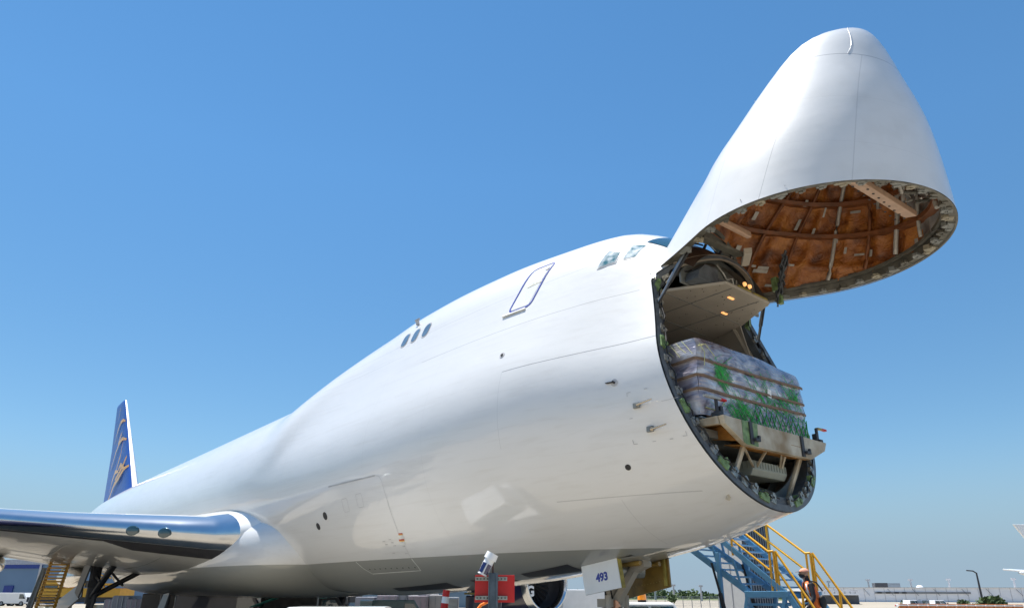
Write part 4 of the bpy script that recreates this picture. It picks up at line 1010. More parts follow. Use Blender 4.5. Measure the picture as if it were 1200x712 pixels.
# ------------------------------------------------------------------ pallet bridge in the mouth of the hold and the load standing on it
M_beam = mat('weathered_beige', (.27, .19, .10), .55, vscale=2.2, bump=.15, bscale=14, c2=(.56, .52, .42), detail=9)
M_rust = mat('rusty_underside', (.38, .17, .035), .65, var=.45, vscale=4, bump=.3, bscale=12)
BR = empty('pallet_bridge', (-3.7, 0, 3.4), 'weathered beige pallet bridge on slanting legs in the open nose under the wrapped load', 'loading bridge')
fy = [(-1.72, 4.67), (1.72, 4.67), (1.62, 4.50), (1.05, 4.27), (-1.12, 4.25), (-1.68, 4.53)]
mb = MB(); mb.prism(fy, 'X', -3.55, -3.45); mb.build('front_beam', M_beam, BR, bevel=.008)
mb = MB(); mb.prism([(-3.552, 4.67), (-4.45, 4.67), (-4.45, 4.56), (-3.552, 4.53)], 'Y', -1.74, -1.66); mb.build('side_beam', M_beam, BR, bevel=.006)
mb = MB(); mb.prism([(-3.552, 4.67), (-4.45, 4.67), (-4.45, 4.56), (-3.552, 4.53)], 'Y', 1.60, 1.70); mb.build('side_beam', M_beam, BR, bevel=.006)
mb = MB(); mb.box((-4.0, 0, 4.655), (.88, 3.3, .03)); mb.build('deck_plate', M_rust, BR)
for y in (-1.15, -.6, 0, .6, 1.15):
    mb = MB(); mb.prism([(-3.56, 4.63), (-4.44, 4.63), (-4.44, 4.5), (-3.56, 4.33)], 'Y', y-.02, y+.02); mb.build('cross_rib', M_rust, BR)
mb = MB(); mb.add([(-3.56, -1.12, 4.26), (-3.56, 1.05, 4.28), (-3.95, .95, 4.36), (-3.95, -1.0, 4.34)], [(0, 1, 2, 3)]); mb.build('lower_plate', M_rust, BR, solid=.02)
mb = MB(); mb.prism([(-1.20, 4.66), (-.72, 4.66), (-.76, 4.262), (-1.125, 4.258), (-1.2, 4.29)], 'X', -3.449, -3.444); mb.build('green_panel', M_green, BR)
for y in (-.96, .74):
    mb = MB(); mb.beam((-3.435, y, 4.66), (-3.435, y, 4.28), .09, .03, up=(1, 0, 0)); mb.beam((-3.40, y+.03, 4.36), (-3.40, y+.17, 4.36), .06, .05); mb.beam((-3.40, y+.16, 4.34), (-3.40, y+.17, 4.44), .05, .04, up=(1, 0, 0)); mb.build('hook', M_gap, BR)
for y, yb in ((-1.0, -1.12), (.86, .72)):
    mb = MB(); mb.beam((-3.58, y, 4.30), (-3.92, yb, 3.40), .04, .07, up=(0, 1, 0)); mb.beam((-3.60, y+.035, 4.30), (-3.95, yb+.035, 3.40), .10, .015, up=(0, 1, 0)); mb.build('leg', M_beam, BR, bevel=.004)
for p_, q_, w_, h_ in (((-3.6, -.93, 4.22), (-3.85, -.28, 3.98), .03, .04), ((-3.6, -.25, 4.3), (-3.85, -.28, 3.98), .03, .04), ((-3.6, .25, 4.3), (-3.9, .62, 4.0), .03, .04), ((-3.58, .5, 4.55), (-3.9, .6, 3.95), .04, .06)):
    mb = MB(); mb.beam(p_, q_, w_, h_); mb.build('bracing', M_beam, BR)
mb = MB(); mb.box((-3.48+.01, 0, 4.4), (.03, .5, .006)); mb.box((-3.46, .55, 4.45), (.03, .4, .006)); mb.build('weld_seam', M_rust, BR)
# ribbed grey-green box hanging under the bridge
BX = empty('ribbed_box', (-4.1, .1, 3.85), 'ribbed grey-green box slung under the beige pallet bridge', 'box')
mb = MB(); mb.prism([(-3.80, 4.14), (-4.45, 4.14), (-4.45, 4.02), (-4.40, 3.9), (-3.86, 3.88), (-3.80, 3.98)], 'Y', -.42, .72); mb.build('shell', mat('box_green', (.30, .32, .27), .5, var=.12), BX, bevel=.015)
mb = MB()
for k in range(12): mb.box((-3.797, -.36+.093*k, 4.07), (.012, .03, .12))
for k in range(6): mb.box((-3.9-.1*k, -.424, 4.07), (.03, .012, .12))
mb.build('ribs', mat('box_green_dark', (.22, .24, .20), .5), BX)

LD = empty('wrapped_load', (-5.1, 0, 4.69), 'tall load in clear film with green netting and brown boards on the pallet bridge', 'cargo')
def film():
    m, t, b = newmat('stretch_film'); L = t.links
    tc = t.nodes.new('ShaderNodeTexCoord')
    mp = t.nodes.new('ShaderNodeMapping'); mp.inputs['Scale'].default_value = (1, 1.1, 2.0); mp.inputs['Rotation'].default_value = (.5, 0, 0); L.new(tc.outputs['Object'], mp.inputs[0])
    n = t.nodes.new('ShaderNodeTexNoise'); n.inputs['Scale'].default_value = 1.7; n.inputs['Detail'].default_value = 8; n.inputs['Distortion'].default_value = 1.4; L.new(mp.outputs[0], n.inputs['Vector'])
    r = t.nodes.new('ShaderNodeValToRGB'); e = r.color_ramp.elements; e[0].position = .32; e[0].color = (.11, .10, .13, 1); e[1].position = .68; e[1].color = (.66, .65, .68, 1)
    k = e.new(.46); k.color = (.33, .30, .36, 1); k = e.new(.57); k.color = (.46, .43, .44, 1); L.new(n.outputs[0], r.inputs[0])
    L.new(r.outputs[0], b.inputs['Base Color']); b.inputs['Roughness'].default_value = .22; b.inputs['Metallic'].default_value = .25; b.inputs['Coat Weight'].default_value = 1; b.inputs['Coat Roughness'].default_value = .04
    mp2 = t.nodes.new('ShaderNodeMapping'); mp2.inputs['Scale'].default_value = (.8, 1.2, 6); mp2.inputs['Rotation'].default_value = (.65, .2, 0); L.new(tc.outputs['Object'], mp2.inputs[0])
    n2 = t.nodes.new('ShaderNodeTexNoise'); n2.inputs['Scale'].default_value = 3; n2.inputs['Detail'].default_value = 5; n2.inputs['Distortion'].default_value = 1; L.new(mp2.outputs[0], n2.inputs['Vector'])
    bp = t.nodes.new('ShaderNodeBump'); bp.inputs['Strength'].default_value = .6; bp.inputs['Distance'].default_value = .03; L.new(n2.outputs[0], bp.inputs['Height'])
    L.new(bp.outputs[0], b.inputs['Normal']); L.new(bp.outputs[0], b.inputs['Coat Normal'])
    return m
M_film = film()
def loadx(y, z):     # front face of the load, bulging between the boards
    lv = [4.74, 5.20, 5.44, 5.75, 6.12]
    bul = 0
    for a, b in zip(lv[:-1], lv[1:]):
        if a <= z <= b: bul = .018*math.sin(math.pi*(z-a)/(b-a))
    return -3.80+bul+.008*math.sin(y*5+z*3)-.04*max(0, (abs(y)-1.6)/.18)**2
def topz(y, x): return 6.12+.04*math.sin((y+1.8)*.9)-.06*max(0, y-.9)+.010*math.sin(x*3+y*4)
mb = MB(); ny, nz = 60, 40; G = []
for i in range(nz+1):
    row = []
    for j in range(ny+1):
        y = -1.78+3.56*j/ny; z = 4.74+(topz(y, -3.8)-4.74)*i/nz; yy = y*(1-.03*(i/nz)**4)
        row.append((loadx(y, z)-.03*(i/nz)**16, yy+.006*math.sin(z*17), z))
    G.append(row)
mb.grid(G, 0, True)
top = [[(G[-1][j][0]-d, G[-1][j][1], topz(-1.78+3.56*j/ny, G[-1][j][0]-d)+.02*min(1, d*3)) for j in range(ny+1)] for d in (0, .05, .2, .5, .9, 1.4, 2.0, 2.5)]
mb.grid(top, 0, True)
for sd, j in ((-1, 0), (1, ny)):
    Gs = []
    for i in range(nz+1):
        row = []
        for d in (0, .04, .12, .3, .55, .8, 1.1, 1.5, 2.0, 2.5):
            x, y, z = G[i][j]; row.append((x-d, y+sd*(.03*math.sin(min(1, d*4)*1.57)+.018*math.sin(d*7+z*5)), z+(topz(y, x-d)-topz(y, x))*(i/nz)))
        Gs.append(row)
    mb.grid(Gs, 0, True)
mb.build('film_wrap', M_film, LD, weld=True)
M_board = mat('cardboard_edge', (.20, .125, .075), .6, var=.2, vscale=8)
for zl, zr in ((5.73, 5.84), (5.43, 5.50), (5.19, 5.29)):
    mb = MB(); P = []
    for j in range(31):
        y = -1.78+3.55*j/30; z = zl+(zr-zl)*j/30 - .02*math.sin(math.pi*j/30); P.append(Vector((loadx(y, z)+.02, y, z)))
    pre = [Vector((-3.8-d, -1.82, zl-.015*d*3)) for d in (1.4, .9, .5, .2, .04)]
    Q = pre+P; G0 = [q+Vector((0, 0, -.022)) for q in Q]; G1 = [q+Vector((0, 0, .022)) for q in Q]
    mb.grid([G0, G1], 0, False); mb.build('board', M_board, LD, fixn=False, solid=.02)
M_net = mat('green_netting', (.03, .40, .07), .5, var=.25, vscale=5)
M_netw = mat('pale_netting', (.55, .55, .25), .5)
mb = MB()
def facept(y, z, o=.03): return Vector((loadx(y, z)+o, y, z))
for k in range(11):         # zig-zag of the net along the foot of the load
    y0 = -.2+.19*k
    mb.path([facept(y0-.17, 4.78), facept(y0, 5.06+.04*math.sin(k*2)), facept(y0+.17, 4.78)], .011, 5)
    mb.path([facept(y0, 5.06+.04*math.sin(k*2)), facept(y0+.08, 5.18), facept(y0+.2, 5.10)], .008, 5)
for cx, cz, n_, sy, sz in ((-1.1, 5.55, 80, .24, .24), (-.5, 5.0, 70, .36, .18), (.6, 5.3, 50, .6, .14), (1.3, 5.55, 50, .3, .26), (-.8, 4.9, 24, .3, .1), (.1, 5.55, 24, .6, .3)):
    for _ in range(n_):
        y = max(-1.6, min(1.6, rng.gauss(cx, sy*.55))); z = max(4.82, min(6.02, rng.gauss(cz, sz*.6))); a = -.75+rng.uniform(-.25, .25) if rng.random() < .75 else rng.uniform(.5, 1.0); l = rng.uniform(.05, .2)
        pts = [facept(max(-1.7, min(1.7, y+l*t*math.cos(a)+.012*math.sin(t*5+y*9))), max(4.8, min(6.05, z+l*t*math.sin(a))), .016) for t in (-1, -.4, .2, 1)]
        mb.path(pts, rng.uniform(.0022, .0055), 4)
nt_ = mb.build('net', M_net, LD)
mb = MB()
for k in range(9):
    mb.path([(-3.85-.0*k-.22*k*.6, -1.835, 5.8+.05*(k % 2)), (-3.95-.13*k, -1.84, 5.95), (-4.05-.13*k, -1.835, 6.08)], .006, 4)
mb.path([facept(-1.75, 5.95), facept(-1.55, 6.02), facept(-1.3, 5.85)], .008, 4); mb.path([facept(-1.7, 4.86), facept(-1.35, 4.84), facept(-1.15, 5.05)], .012, 4); mb.path([facept(-1.72, 6.0), facept(-1.6, 5.86), facept(-1.66, 5.6)], .008, 4)
mb.build('net_strap', M_netw, LD)
mb = MB(); q = [facept(.35, 5.42, .022), facept(.47, 5.40, .022), facept(.48, 5.56, .022), facept(.36, 5.58, .022)]; mb.add(q, [(0, 1, 2, 3)]); mb.build('paper_label', M_plastic, LD, fixn=False)
mb = MB(); mb.box((-5.1, 0, 4.705), (2.5, 3.5, .04)); mb.build('pallet', M_steel, LD, bevel=.01)
mb = MB()
for k in range(24):
    y = -1.5+.13*k; mb.box((-3.84, y, 4.755+.01*(k % 3)), (.1, .09, .05+.03*(k % 2)))
mb.build('packing_edge', mat('packing_brown', (.20, .13, .10), .7, var=.5, vscale=9), LD)
# locks at both ends of the bridge
for y, sgn in ((-1.62, -1), (1.74, 1)):
    LK = empty('pallet_lock', (-3.6, y, 4.68), 'dark pallet lock with red tip on %s arm, %s end of bridge' % (('silver', 'near') if sgn < 0 else ('yellow', 'far')), 'lock')
    mb = MB(); mb.box((-3.62, y, 4.72), (.16, .12, .08)); mb.tube((-3.62, y, 4.75), (-3.62, y, 4.99), .03, n=12); mb.box((-3.62, y-sgn*.08, 4.80), (.10, .07, .14)); mb.build('post', M_gap, LK, bevel=.01)
    mb = MB(); mb.beam((-3.62, y-.32 if sgn < 0 else y+.02, 4.99), (-3.62, y+.12 if sgn < 0 else y+.22, 5.0), .06, .035); mb.build('arm', M_tape if sgn < 0 else M_yelgreen, LK)
    mb = MB(); mb.beam((-3.62, y+.12 if sgn < 0 else y+.2, 5.0), (-3.60, y+.25 if sgn < 0 else y+.34, 4.99), .06, .035); mb.build('tip', M_red, LK)

# ------------------------------------------------------------------ boarding stairs behind the nose
ST = empty('boarding_stairs', (-6.4, 3.8, 0), 'blue steel boarding stairs with yellow handrails beyond the open nose', 'stairs')
Y0, Y1 = 3.2, 4.4
def sb(nm, p, q, wd, ht, m_=M_stairblue, up=(0, 0, 1)):
    mb = MB(); mb.beam(p, q, wd, ht, up=up); return mb.build(nm, m_, ST, bevel=.006)
zt = lambda x, x0, z0, m: z0+(x0-x)*m
for y, xa in ((Y0, -5.52), (Y1, -5.60)): sb('stringer', (-5.50, y, 1.93), (-9.4, y, 1.93+3.9*.80), .05, .12)
n_ = 19
for i in range(n_):
    x = -5.62-3.75*i/n_; z = 1.98+(-5.50-x)*.80; mb = MB(); mb.box((x, (Y0+Y1)/2, z), (.15, Y1-Y0-.08, .03)); mb.build('tread', M_stairblue, ST)
for y in (Y0+.05, Y1-.05): sb('lower_link', (-6.42, y, 1.96), (-8.9, y, 1.96+2.48*.68), .07, .14)
for i in range(9):
    x = -6.7-.24*i; z = 1.96+(-6.42-x)*.68; mb = MB(); mb.tube((x, Y0+.05, z), (x, Y1-.05, z), .022, n=8); mb.build('rung', M_stairblue, ST)
for i in range(4):
    sb('strut', (-6.6-.55*i, Y0+.05, 1.99+.55*.72*i+.05), (-6.75-.55*i, Y0+.02, 2.5+.80*.55*i+.2), .04, .05)
    sb('strut', (-6.6-.55*i, Y1-.05, 1.99+.55*.72*i+.05), (-6.75-.55*i, Y1-.02, 2.5+.80*.55*i+.2), .04, .05)
sb('platform_rail', (-6.5, Y0, 1.93), (-5.45, Y0, 1.93), .08, .13); sb('platform_rail', (-6.5, Y1, 1.93), (-5.35, Y1, 1.93), .08, .13)
sb('platform_rail', (-5.6, Y0, 1.90), (-5.6, Y1, 1.90), .08, .11); sb('platform_rail', (-6.48, Y0, 1.90), (-6.48, Y1, 1.90), .08, .11)
sb('platform_rail', (-6.5, Y0, 1.72), (-5.45, Y0, 1.72), .05, .05); sb('platform_rail', (-6.5, Y1, 1.72), (-5.45, Y1, 1.72), .05, .05)
for x in (-6.2, -5.95): 
    mb = MB(); mb.box((x, (Y0+Y1)/2, 1.985), (.235, Y1-Y0-.08, .03)); mb.build('tread', M_stairblue, ST)
for y in (Y0, Y1):
    sb('leg', (-6.45, y, 1.88), (-6.95, y, .12), .08, .08); sb('leg', (-5.55, y, 1.88), (-6.0, y, .12), .08, .08); sb('leg', (-7.12, y, 2.85), (-7.15, y, .12), .09, .09)
    sb('cross_brace', (-5.6, y, 1.85), (-5.1, y, .5), .05, .05); sb('cross_brace', (-6.4, y, 1.7), (-5.9, y, 1.2), .04, .04)
    sb('base_beam', (-7.6, y, .22), (-3.9, y, .22), .12, .16)
    sb('front_leg', (-5.45, y, 1.90), (-4.45, y, .22), .07, .14)
for i in range(8):
    x = -5.42-.02+.11*i; z = 1.75-.19*i; mb = MB(); mb.box((x, (Y0+Y1)/2, z), (.22, Y1-Y0-.1, .03)); mb.build('tread', M_stairblue, ST)
for y in (Y0, Y1):      # lifting rams
    x0 = -7.25 if y == Y0 else -7.2
    mb = MB(); mb.tube((x0, y-.1, 2.62), (x0+.18, y-.1, 1.85), .028, n=10); mb.tube((x0+.16, y-.1, 1.95), (x0+.42, y-.1, .5), .05, n=12); mb.build('lift_ram', M_black, ST)
mb = MB()
for x in (-7.4, -4.2):
    for y in (Y0-.1, Y1+.1): mb.lathe([(-.08, .02), (-.08, .18), (-.05, .21), (.05, .21), (.08, .18), (.08, .02)], (x, y, .21), 'Y', 24)
for k, (x, y) in enumerate(((-7.4, Y0-.15), (-4.2, Y0-.15), (-7.4, Y1+.15), (-4.2, Y1+.15))):
    m2 = MB(); m2.lathe([(-.08, .02), (-.08, .18), (-.05, .21), (.05, .21), (.08, .18), (.08, .02)], (x, y, .21), 'Y', 24); m2.build('wheel', M_black, ST)
def rail(pts, nm='handrail', r_=.026):
    mb = MB()
    for a, b in zip(pts[:-1], pts[1:]): mb.tube(a, b, r_, n=10)
    mb.build(nm, M_yellow, ST)
for y, dx in ((Y0, 0), (Y1, .22)):
    xt = -5.82+dx; 
    rail([(xt, y, 2.0), (xt+.02, y, 2.80), (xt-3.2, y, 2.80+3.2*.80)]); rail([(xt, y, 2.42), (xt-3.2, y, 2.42+3.2*.80)])
    rail([(xt+.11, y, 2.0), (xt+.12, y, 2.82), (xt-.02, y, 2.82)], 'rail_post')
    for k in range(3): rail([(xt-.9-k*.9, y, 2.05+.72*(k+1)), (xt-.9-k*.9, y, 2.80+.72*(k+1))], 'rail_post')
    x2 = xt+.17
    rail([(x2, y, 2.0), (x2, y, 2.82), (x2+.95, y, 2.82-.95*1.62), (x2+1.0, y, .4)]); rail([(x2, y, 2.42), (x2+.85, y, 2.42-.85*1.62)])
    rail([(x2+.5, y, 2.82-.5*1.62), (x2+.48, y, 1.15)], 'rail_post')

# ------------------------------------------------------------------ person coming up the stairs
PE = empty('person', (-5.32, 4.0, .9), 'person in an orange safety vest, pink cap and black face mask climbing the blue stairs', 'person')
def skinned(nm, verts, edges, rads, m_, par, sub=2):
    me = bpy.data.meshes.new(nm); me.from_pydata(verts, edges, []); me.update(); o = bpy.data.objects.new(nm, me); col.objects.link(o)
    sk = o.modifiers.new('skin', 'SKIN'); 
    for i, r_ in enumerate(rads): me.skin_vertices[0].data[i].radius = r_ if isinstance(r_, tuple) else (r_, r_)
    me.skin_vertices[0].data[0].use_root = True; sk.use_smooth_shade = True
    sb_ = o.modifiers.new('sub', 'SUBSURF'); sb_.levels = sub; sb_.render_levels = sub
    me.materials.append(m_); o.parent = par; o.matrix_parent_inverse = Matrix.Translation(-Vector(par.location)); return o
px_, py_, pz_ = -5.32, 4.0, .88
fw = Vector((-.75, -.66, 0)).normalized(); lf = Vector((0, 0, 1)).cross(fw)
def bp_(f, l, u): return tuple(Vector((px_, py_, pz_)) + fw*f + lf*l + Vector((0, 0, u)))
M_skin = mat('skin', (.42, .24, .16), .5, var=.05); M_cloth = mat('dark_clothes', (.02, .02, .028), .8); M_vest = mat('orange_vest', (.85, .16, .02), .6, var=.1); M_cap = mat('pink_cap', (.62, .30, .22), .8, var=.1)
V_ = [bp_(0, 0, .80), bp_(.03, 0, .98), bp_(.06, 0, 1.14), bp_(.09, 0, 1.27), bp_(.11, 0, 1.35), bp_(.13, 0, 1.43), bp_(.14, 0, 1.53),
      bp_(.02, .09, .74), bp_(.22, .10, .52), bp_(.10, .10, .22), bp_(.08, .10, .05), bp_(.22, .11, .03),
      bp_(-.02, -.09, .74), bp_(-.02, -.10, .40), bp_(-.12, -.10, .06), bp_(-.16, -.10, -.10), bp_(-.03, -.10, -.13),
      bp_(.08, .17, 1.24), bp_(.06, .24, .98), bp_(.20, .27, .80), bp_(.26, .27, .74), bp_(.08, -.17, 1.24), bp_(.04, -.25, .98), bp_(.18, -.28, .80), bp_(.24, -.28, .74)]
Ed = [(0, 1), (1, 2), (2, 3), (3, 4), (4, 5), (5, 6), (0, 7), (7, 8), (8, 9), (9, 10), (10, 11), (0, 12), (12, 13), (13, 14), (14, 15), (15, 16), (3, 17), (17, 18), (18, 19), (19, 20), (3, 21), (21, 22), (22, 23), (23, 24)]
Rd = [.14, .13, .145, .13, .055, .075, .085, .09, .075, .055, .04, .035, .09, .075, .055, .04, .035, .065, .05, .038, .03, .065, .05, .038, .03]
BODY = skinned('body', V_, Ed, Rd, M_cloth, PE)
def ell(mb, c, r3, n=14, m=9, zlo=-1, zhi=1):
    G = []
    for i in range(m+1):
        ph = math.asin(zlo)+(math.asin(zhi)-math.asin(zlo))*i/m
        G.append([tuple(Vector(c)+fw*(r3[0]*math.cos(ph)*math.cos(t))+lf*(r3[1]*math.cos(ph)*math.sin(t))+Vector((0, 0, r3[2]*math.sin(ph)))) for t in [2*math.pi*k/n for k in range(n)]])
    mb.grid(G, 0, True, closed=True)
mb = MB(); ell(mb, bp_(.15, 0, 1.47), (.098, .078, .115), zlo=-.99, zhi=.99); mb.tube(bp_(.12, 0, 1.28), bp_(.13, 0, 1.42), .055, n=12)
mb.tube(bp_(.24, 0, 1.485), bp_(.265, 0, 1.455), .012, .018, n=8)
for l in (-1, 1): ell(mb, bp_(.14, l*.08, 1.46), (.02, .012, .032))
mb.build('head', M_skin, PE)
mb = MB(); ell(mb, bp_(.16, 0, 1.445), (.10, .079, .07), zlo=-.99, zhi=.6); mb.build('face_mask', M_black, PE)
mb = MB()
for l in (-1, 1): ell(mb, bp_(.243, l*.032, 1.505), (.01, .015, .008))
mb.build('eyes', M_black, PE)
mb = MB(); ell(mb, bp_(.135, 0, 1.515), (.108, .088, .085), zlo=.0, zhi=.99); mb.beam(bp_(.2, 0, 1.53), bp_(.31, 0, 1.515), .13, .012); mb.build('cap', M_cap, PE)
mb = MB(); G = []
for f_, u_, rx, ry in ((.0, .78, .135, .185), (.02, .90, .135, .18), (.05, 1.05, .145, .19), (.08, 1.18, .14, .205), (.10, 1.28, .10, .17), (.11, 1.33, .06, .08)):
    G.append([tuple(Vector(bp_(f_, 0, u_)) + fw*rx*math.cos(t) + lf*ry*math.sin(t)) for t in [math.radians(35)+math.radians(290)*k/22 for k in range(23)]])
mb.grid(G, 0, True); VEST = mb.build('vest', M_vest, PE, fixn=False, solid=.014)
mb = MB()
for sd in (-1, 1):
    G = [[tuple(Vector(bp_(f_, 0, u_)) + fw*(rx+.012)*math.cos(t) + lf*(ry+.012)*math.sin(t)) for t in (math.radians(sd*48), math.radians(sd*60))] for f_, u_, rx, ry in ((.0, .80, .135, .185), (.05, 1.05, .145, .19), (.08, 1.18, .14, .205), (.10, 1.27, .105, .175))]
    mb.grid(G, 0, True)
mb.build('reflective_stripe', M_plastic, VEST, fixn=False, solid=.006)
def hand(c, d):
    c = Vector(c); d = Vector(d).normalized(); s_ = d.cross(Vector((0, 0, 1))).normalized()
    vs = [tuple(c-d*.03), tuple(c+d*.04)]; ed = [(0, 1)]; rd = [.03, .035]
    for k, (o_, L_) in enumerate(((-.03, .07), (-.01, .08), (.012, .078), (.032, .06))):
        i = len(vs); vs += [tuple(c+d*.05+s_*o_), tuple(c+d*(.05+L_*.6)+s_*o_-Vector((0, 0, .012))), tuple(c+d*(.05+L_*.7)+s_*o_-Vector((0, 0, .04)))]; ed += [(1, i), (i, i+1), (i+1, i+2)]; rd += [.010, .009, .008]
    i = len(vs); vs += [tuple(c+s_*-.045+d*.02), tuple(c+s_*-.06+d*.05)]; ed += [(0, i), (i, i+1)]; rd += [.011, .009]
    return skinned('hand', vs, ed, rd, M_skin, PE, 1)
hand(bp_(.29, .27, .72), fw*.9+Vector((0, 0, -.3))); hand(bp_(.27, -.28, .72), fw*.9+Vector((0, 0, -.3)))
BG = empty('shoulder_bag', bp_(-.12, .26, .75), 'black shoulder bag hanging behind the person in the orange vest', 'bag')
mb = MB(); ell(mb, bp_(-.12, .19, .90), (.08, .06, .14), 16, 10, -.97, .97); mb.build('bag_body', M_black, BG)
mb = MB(); mb.path([bp_(-.14, .22, 1.12), bp_(-.03, .2, 1.30), bp_(.09, .16, 1.33), bp_(.2, .1, 1.15), bp_(.1, .27, .92)], .018, 6); mb.build('strap', M_black, BG)

# ------------------------------------------------------------------ post with red board and lamp
D0 = (Vector((-2.78, -7.0, 2)) - CW).dot(F)
HR = Vector((RR.x, RR.y, 0)).normalized(); HF = Vector((0, 0, 1)).cross(HR)
D0H = (Vector((-2.78, -7.0, 2)) - CW).dot(HF)
def pp(x, y, back=0.0):
    """the point D0 metres off on the ray of this place in the view, moved `back` metres further"""
    r_ = px_ray(x, y); return CW + r_*(D0H/r_.dot(HF)) + HF*back
RZ = math.atan2(HR.y, HR.x); g0 = pp(578, 690); zt_ = pp(578, 671).z
PO = empty('sign_post', (g0.x, g0.y, 0), 'grey steel post carrying a red board, in front of the belly', 'sign post')
mb = MB(); mb.box((g0.x, g0.y, zt_/2), (.09, .05, zt_), rz=RZ); mb.box((g0.x+HR.x*.035-HF.x*.03, g0.y+HR.y*.035-HF.y*.03, zt_/2), (.02, .05, zt_), rz=RZ); mb.box((g0.x-HR.x*.04-HF.x*.03, g0.y-HR.y*.04-HF.y*.03, zt_/2), (.012, .05, zt_), rz=RZ); mb.build('post', mat('post_steel', (.10, .125, .15), .4, metal=.7, var=.2, vscale=12), PO, bevel=.004)
b0 = pp(579.5, 689, .08); mb = MB(); mb.box(tuple(b0), (.385, .006, .25), rz=RZ); mb.build('board', M_red, PO, bevel=.002)
for yy_ in (677.5, 700):
    c_ = pp(575.5, yy_, .06); mb = MB(); mb.box(tuple(c_), (.31, .02, .036), rz=RZ); ch = mb.build('channel', M_latch, PO)
    mb = MB()
    for k in range(9):
        q_ = c_ + HR*(-.135+.0335*k) - HF*.012; mb.box(tuple(q_), (.013, .004, .012), rz=RZ)
    mb.build('slot', M_black, ch)
c0 = pp(575.0, 653); ax = (HR*-.50 + Vector((0, 0, -1))).normalized()
LA = empty('marker_lamp', tuple(pp(578, 668)), 'white marker lamp with blue solar panels, tilted on top of the grey post', 'lamp')
mb = MB(); mb.beam(pp(577.5, 672, .02), pp(577.5, 657, .02), .02, .02, up=tuple(HF)); mb.build('bracket', mat('brown_bracket', (.10, .05, .035), .5), LA)
mb = MB(); mb.tube(c0+ax*-.045, c0+ax*.018, .058, .062, n=28); mb.tube(c0+ax*.018, c0+ax*.055, .048, n=28); mb.build('cap', M_plastic, LA, bevel=.006)
mb = MB(); mb.tube(c0+ax*.055, c0+ax*.17, .056, .051, n=6); mb.tube(c0+ax*.17, c0+ax*.176, .052, n=24); mb.build('housing', M_plastic, LA)
mb = MB(); e1 = ax.cross(Vector((0, 0, 1))).normalized(); e2 = e1.cross(ax)
ua = (ax.cross(Vector((0, 0, 1))) if abs(ax.z) < .9 else ax.cross(Vector((1, 0, 0)))).normalized(); ub = ua.cross(ax)
for k in range(6):
    a = 2*math.pi*(k+.5)/6; n_v = (ua*math.cos(a)+ub*math.sin(a)).normalized(); t_v = n_v.cross(ax).normalized(); p = c0+ax*.112+n_v*.048
    mb.add([p+t_v*x+ax*y+n_v*.003 for x, y in ((-.022, -.048), (.022, -.048), (.020, .048), (-.020, .048))], [(0, 1, 2, 3)])
mb.build('solar_panel', M_solar, LA, fixn=False, solid=.003)
mb = MB(); mb.tube(c0-HR*.062+Vector((0, 0, -.03)), c0-HR*.05+Vector((0, 0, -.065)), .024, n=16); mb.build('sensor', M_plastic, LA)
HO = MB(); HO.path([pp(555, 718, .3), pp(562, 709, .3), pp(570, 705, .3), pp(577, 703, .3), pp(581, 712, .3), Vector((pp(581, 712, .3).x, pp(581, 712, .3).y, 0))], .014, 8)
tag(HO.build('hose', M_orange, origin=(pp(581, 712, .3).x, pp(581, 712, .3).y, 0)), 'orange hose looped behind the grey post with the red board', 'hose')

# ------------------------------------------------------------------ buildings and things far away
VS = (Vector((px_ray(600, 697).x, px_ray(600, 697).y, 0))).normalized()
def frame(x0, x1, dist0, dist1):
    """two base corners of a facade seen between two bearings"""
    return spot(x0, dist0), spot(x1, dist1)
M_wh = mat('warehouse_panels', (.80, .80, .82), .55, var=.05, vscale=.05, stretch=(1, 1, 1))
M_wd = mat('warehouse_dark', (.10, .11, .13), .5, var=.2, vscale=.3)
def facade(nm, p, q, h, depth, m_, par, z0=0.0):
    p, q = Vector(p), Vector(q); d = (q-p).normalized(); n = Vector((0, 0, 1)).cross(d); 
    if n.dot(CW-p) > 0: n = -n
    mb = MB(); vs = [p, q, q+n*depth, p+n*depth]; vs = [Vector((a.x, a.y, z0)) for a in vs]+[Vector((a.x, a.y, z0+h)) for a in vs]
    mb.add(vs, [(0, 1, 2, 3), (7, 6, 5, 4), (0, 4, 5, 1), (1, 5, 6, 2), (2, 6, 7, 3), (3, 7, 4, 0)]); return mb.build(nm, m_, par), d, -n
def on(p, d, t, z, n, o=.1): return Vector(p)+d*t+Vector((0, 0, z))+n*o
P0, P1 = spot(955, 285), spot(1330, 285*1.12); P0.z = P1.z = 0
WHS = empty('warehouse', P0, 'long pale grey warehouse with a dark window strip under its roof line', 'warehouse')
_, d, n = facade('wall', P0, P1, 4.75, 60, M_wh, WHS)
Lw = (P1-P0).length
def bearing_t(px): 
    r = spot(px, 100)-Vector((CW.x, CW.y, 0)); r.z = 0; r.normalize(); o = Vector((CW.x, CW.y, 0))
    den = r.x*d.y-r.y*d.x; a = P0-o; return (a.x*r.y-a.y*r.x)/(-den) if abs(den) > 1e-6 else 0
def tb(px):
    o = Vector((CW.x, CW.y)); r = (spot(px, 100).xy-o).normalized(); A_ = np.array([[d.x, -r.x], [d.y, -r.y]]); b_ = np.array([o.x-P0.x, o.y-P0.y]); return float(np.linalg.solve(A_, b_)[0])
mb = MB(); mb.beam(on(P0, d, tb(1026), 3.05, n, .12), on(P0, d, tb(1138), 3.05, n, .12), .25, .62); mb.build('window_strip', mat('strip_grey', (.22, .23, .24), .4), WHS)
for px in (1031, 1041, 1051, 1060):
    mb = MB(); mb.beam(on(P0, d, tb(px-2.6), 3.05, n, .2), on(P0, d, tb(px+2.6), 3.05, n, .2), .3, .55); mb.build('window', M_gap, WHS)
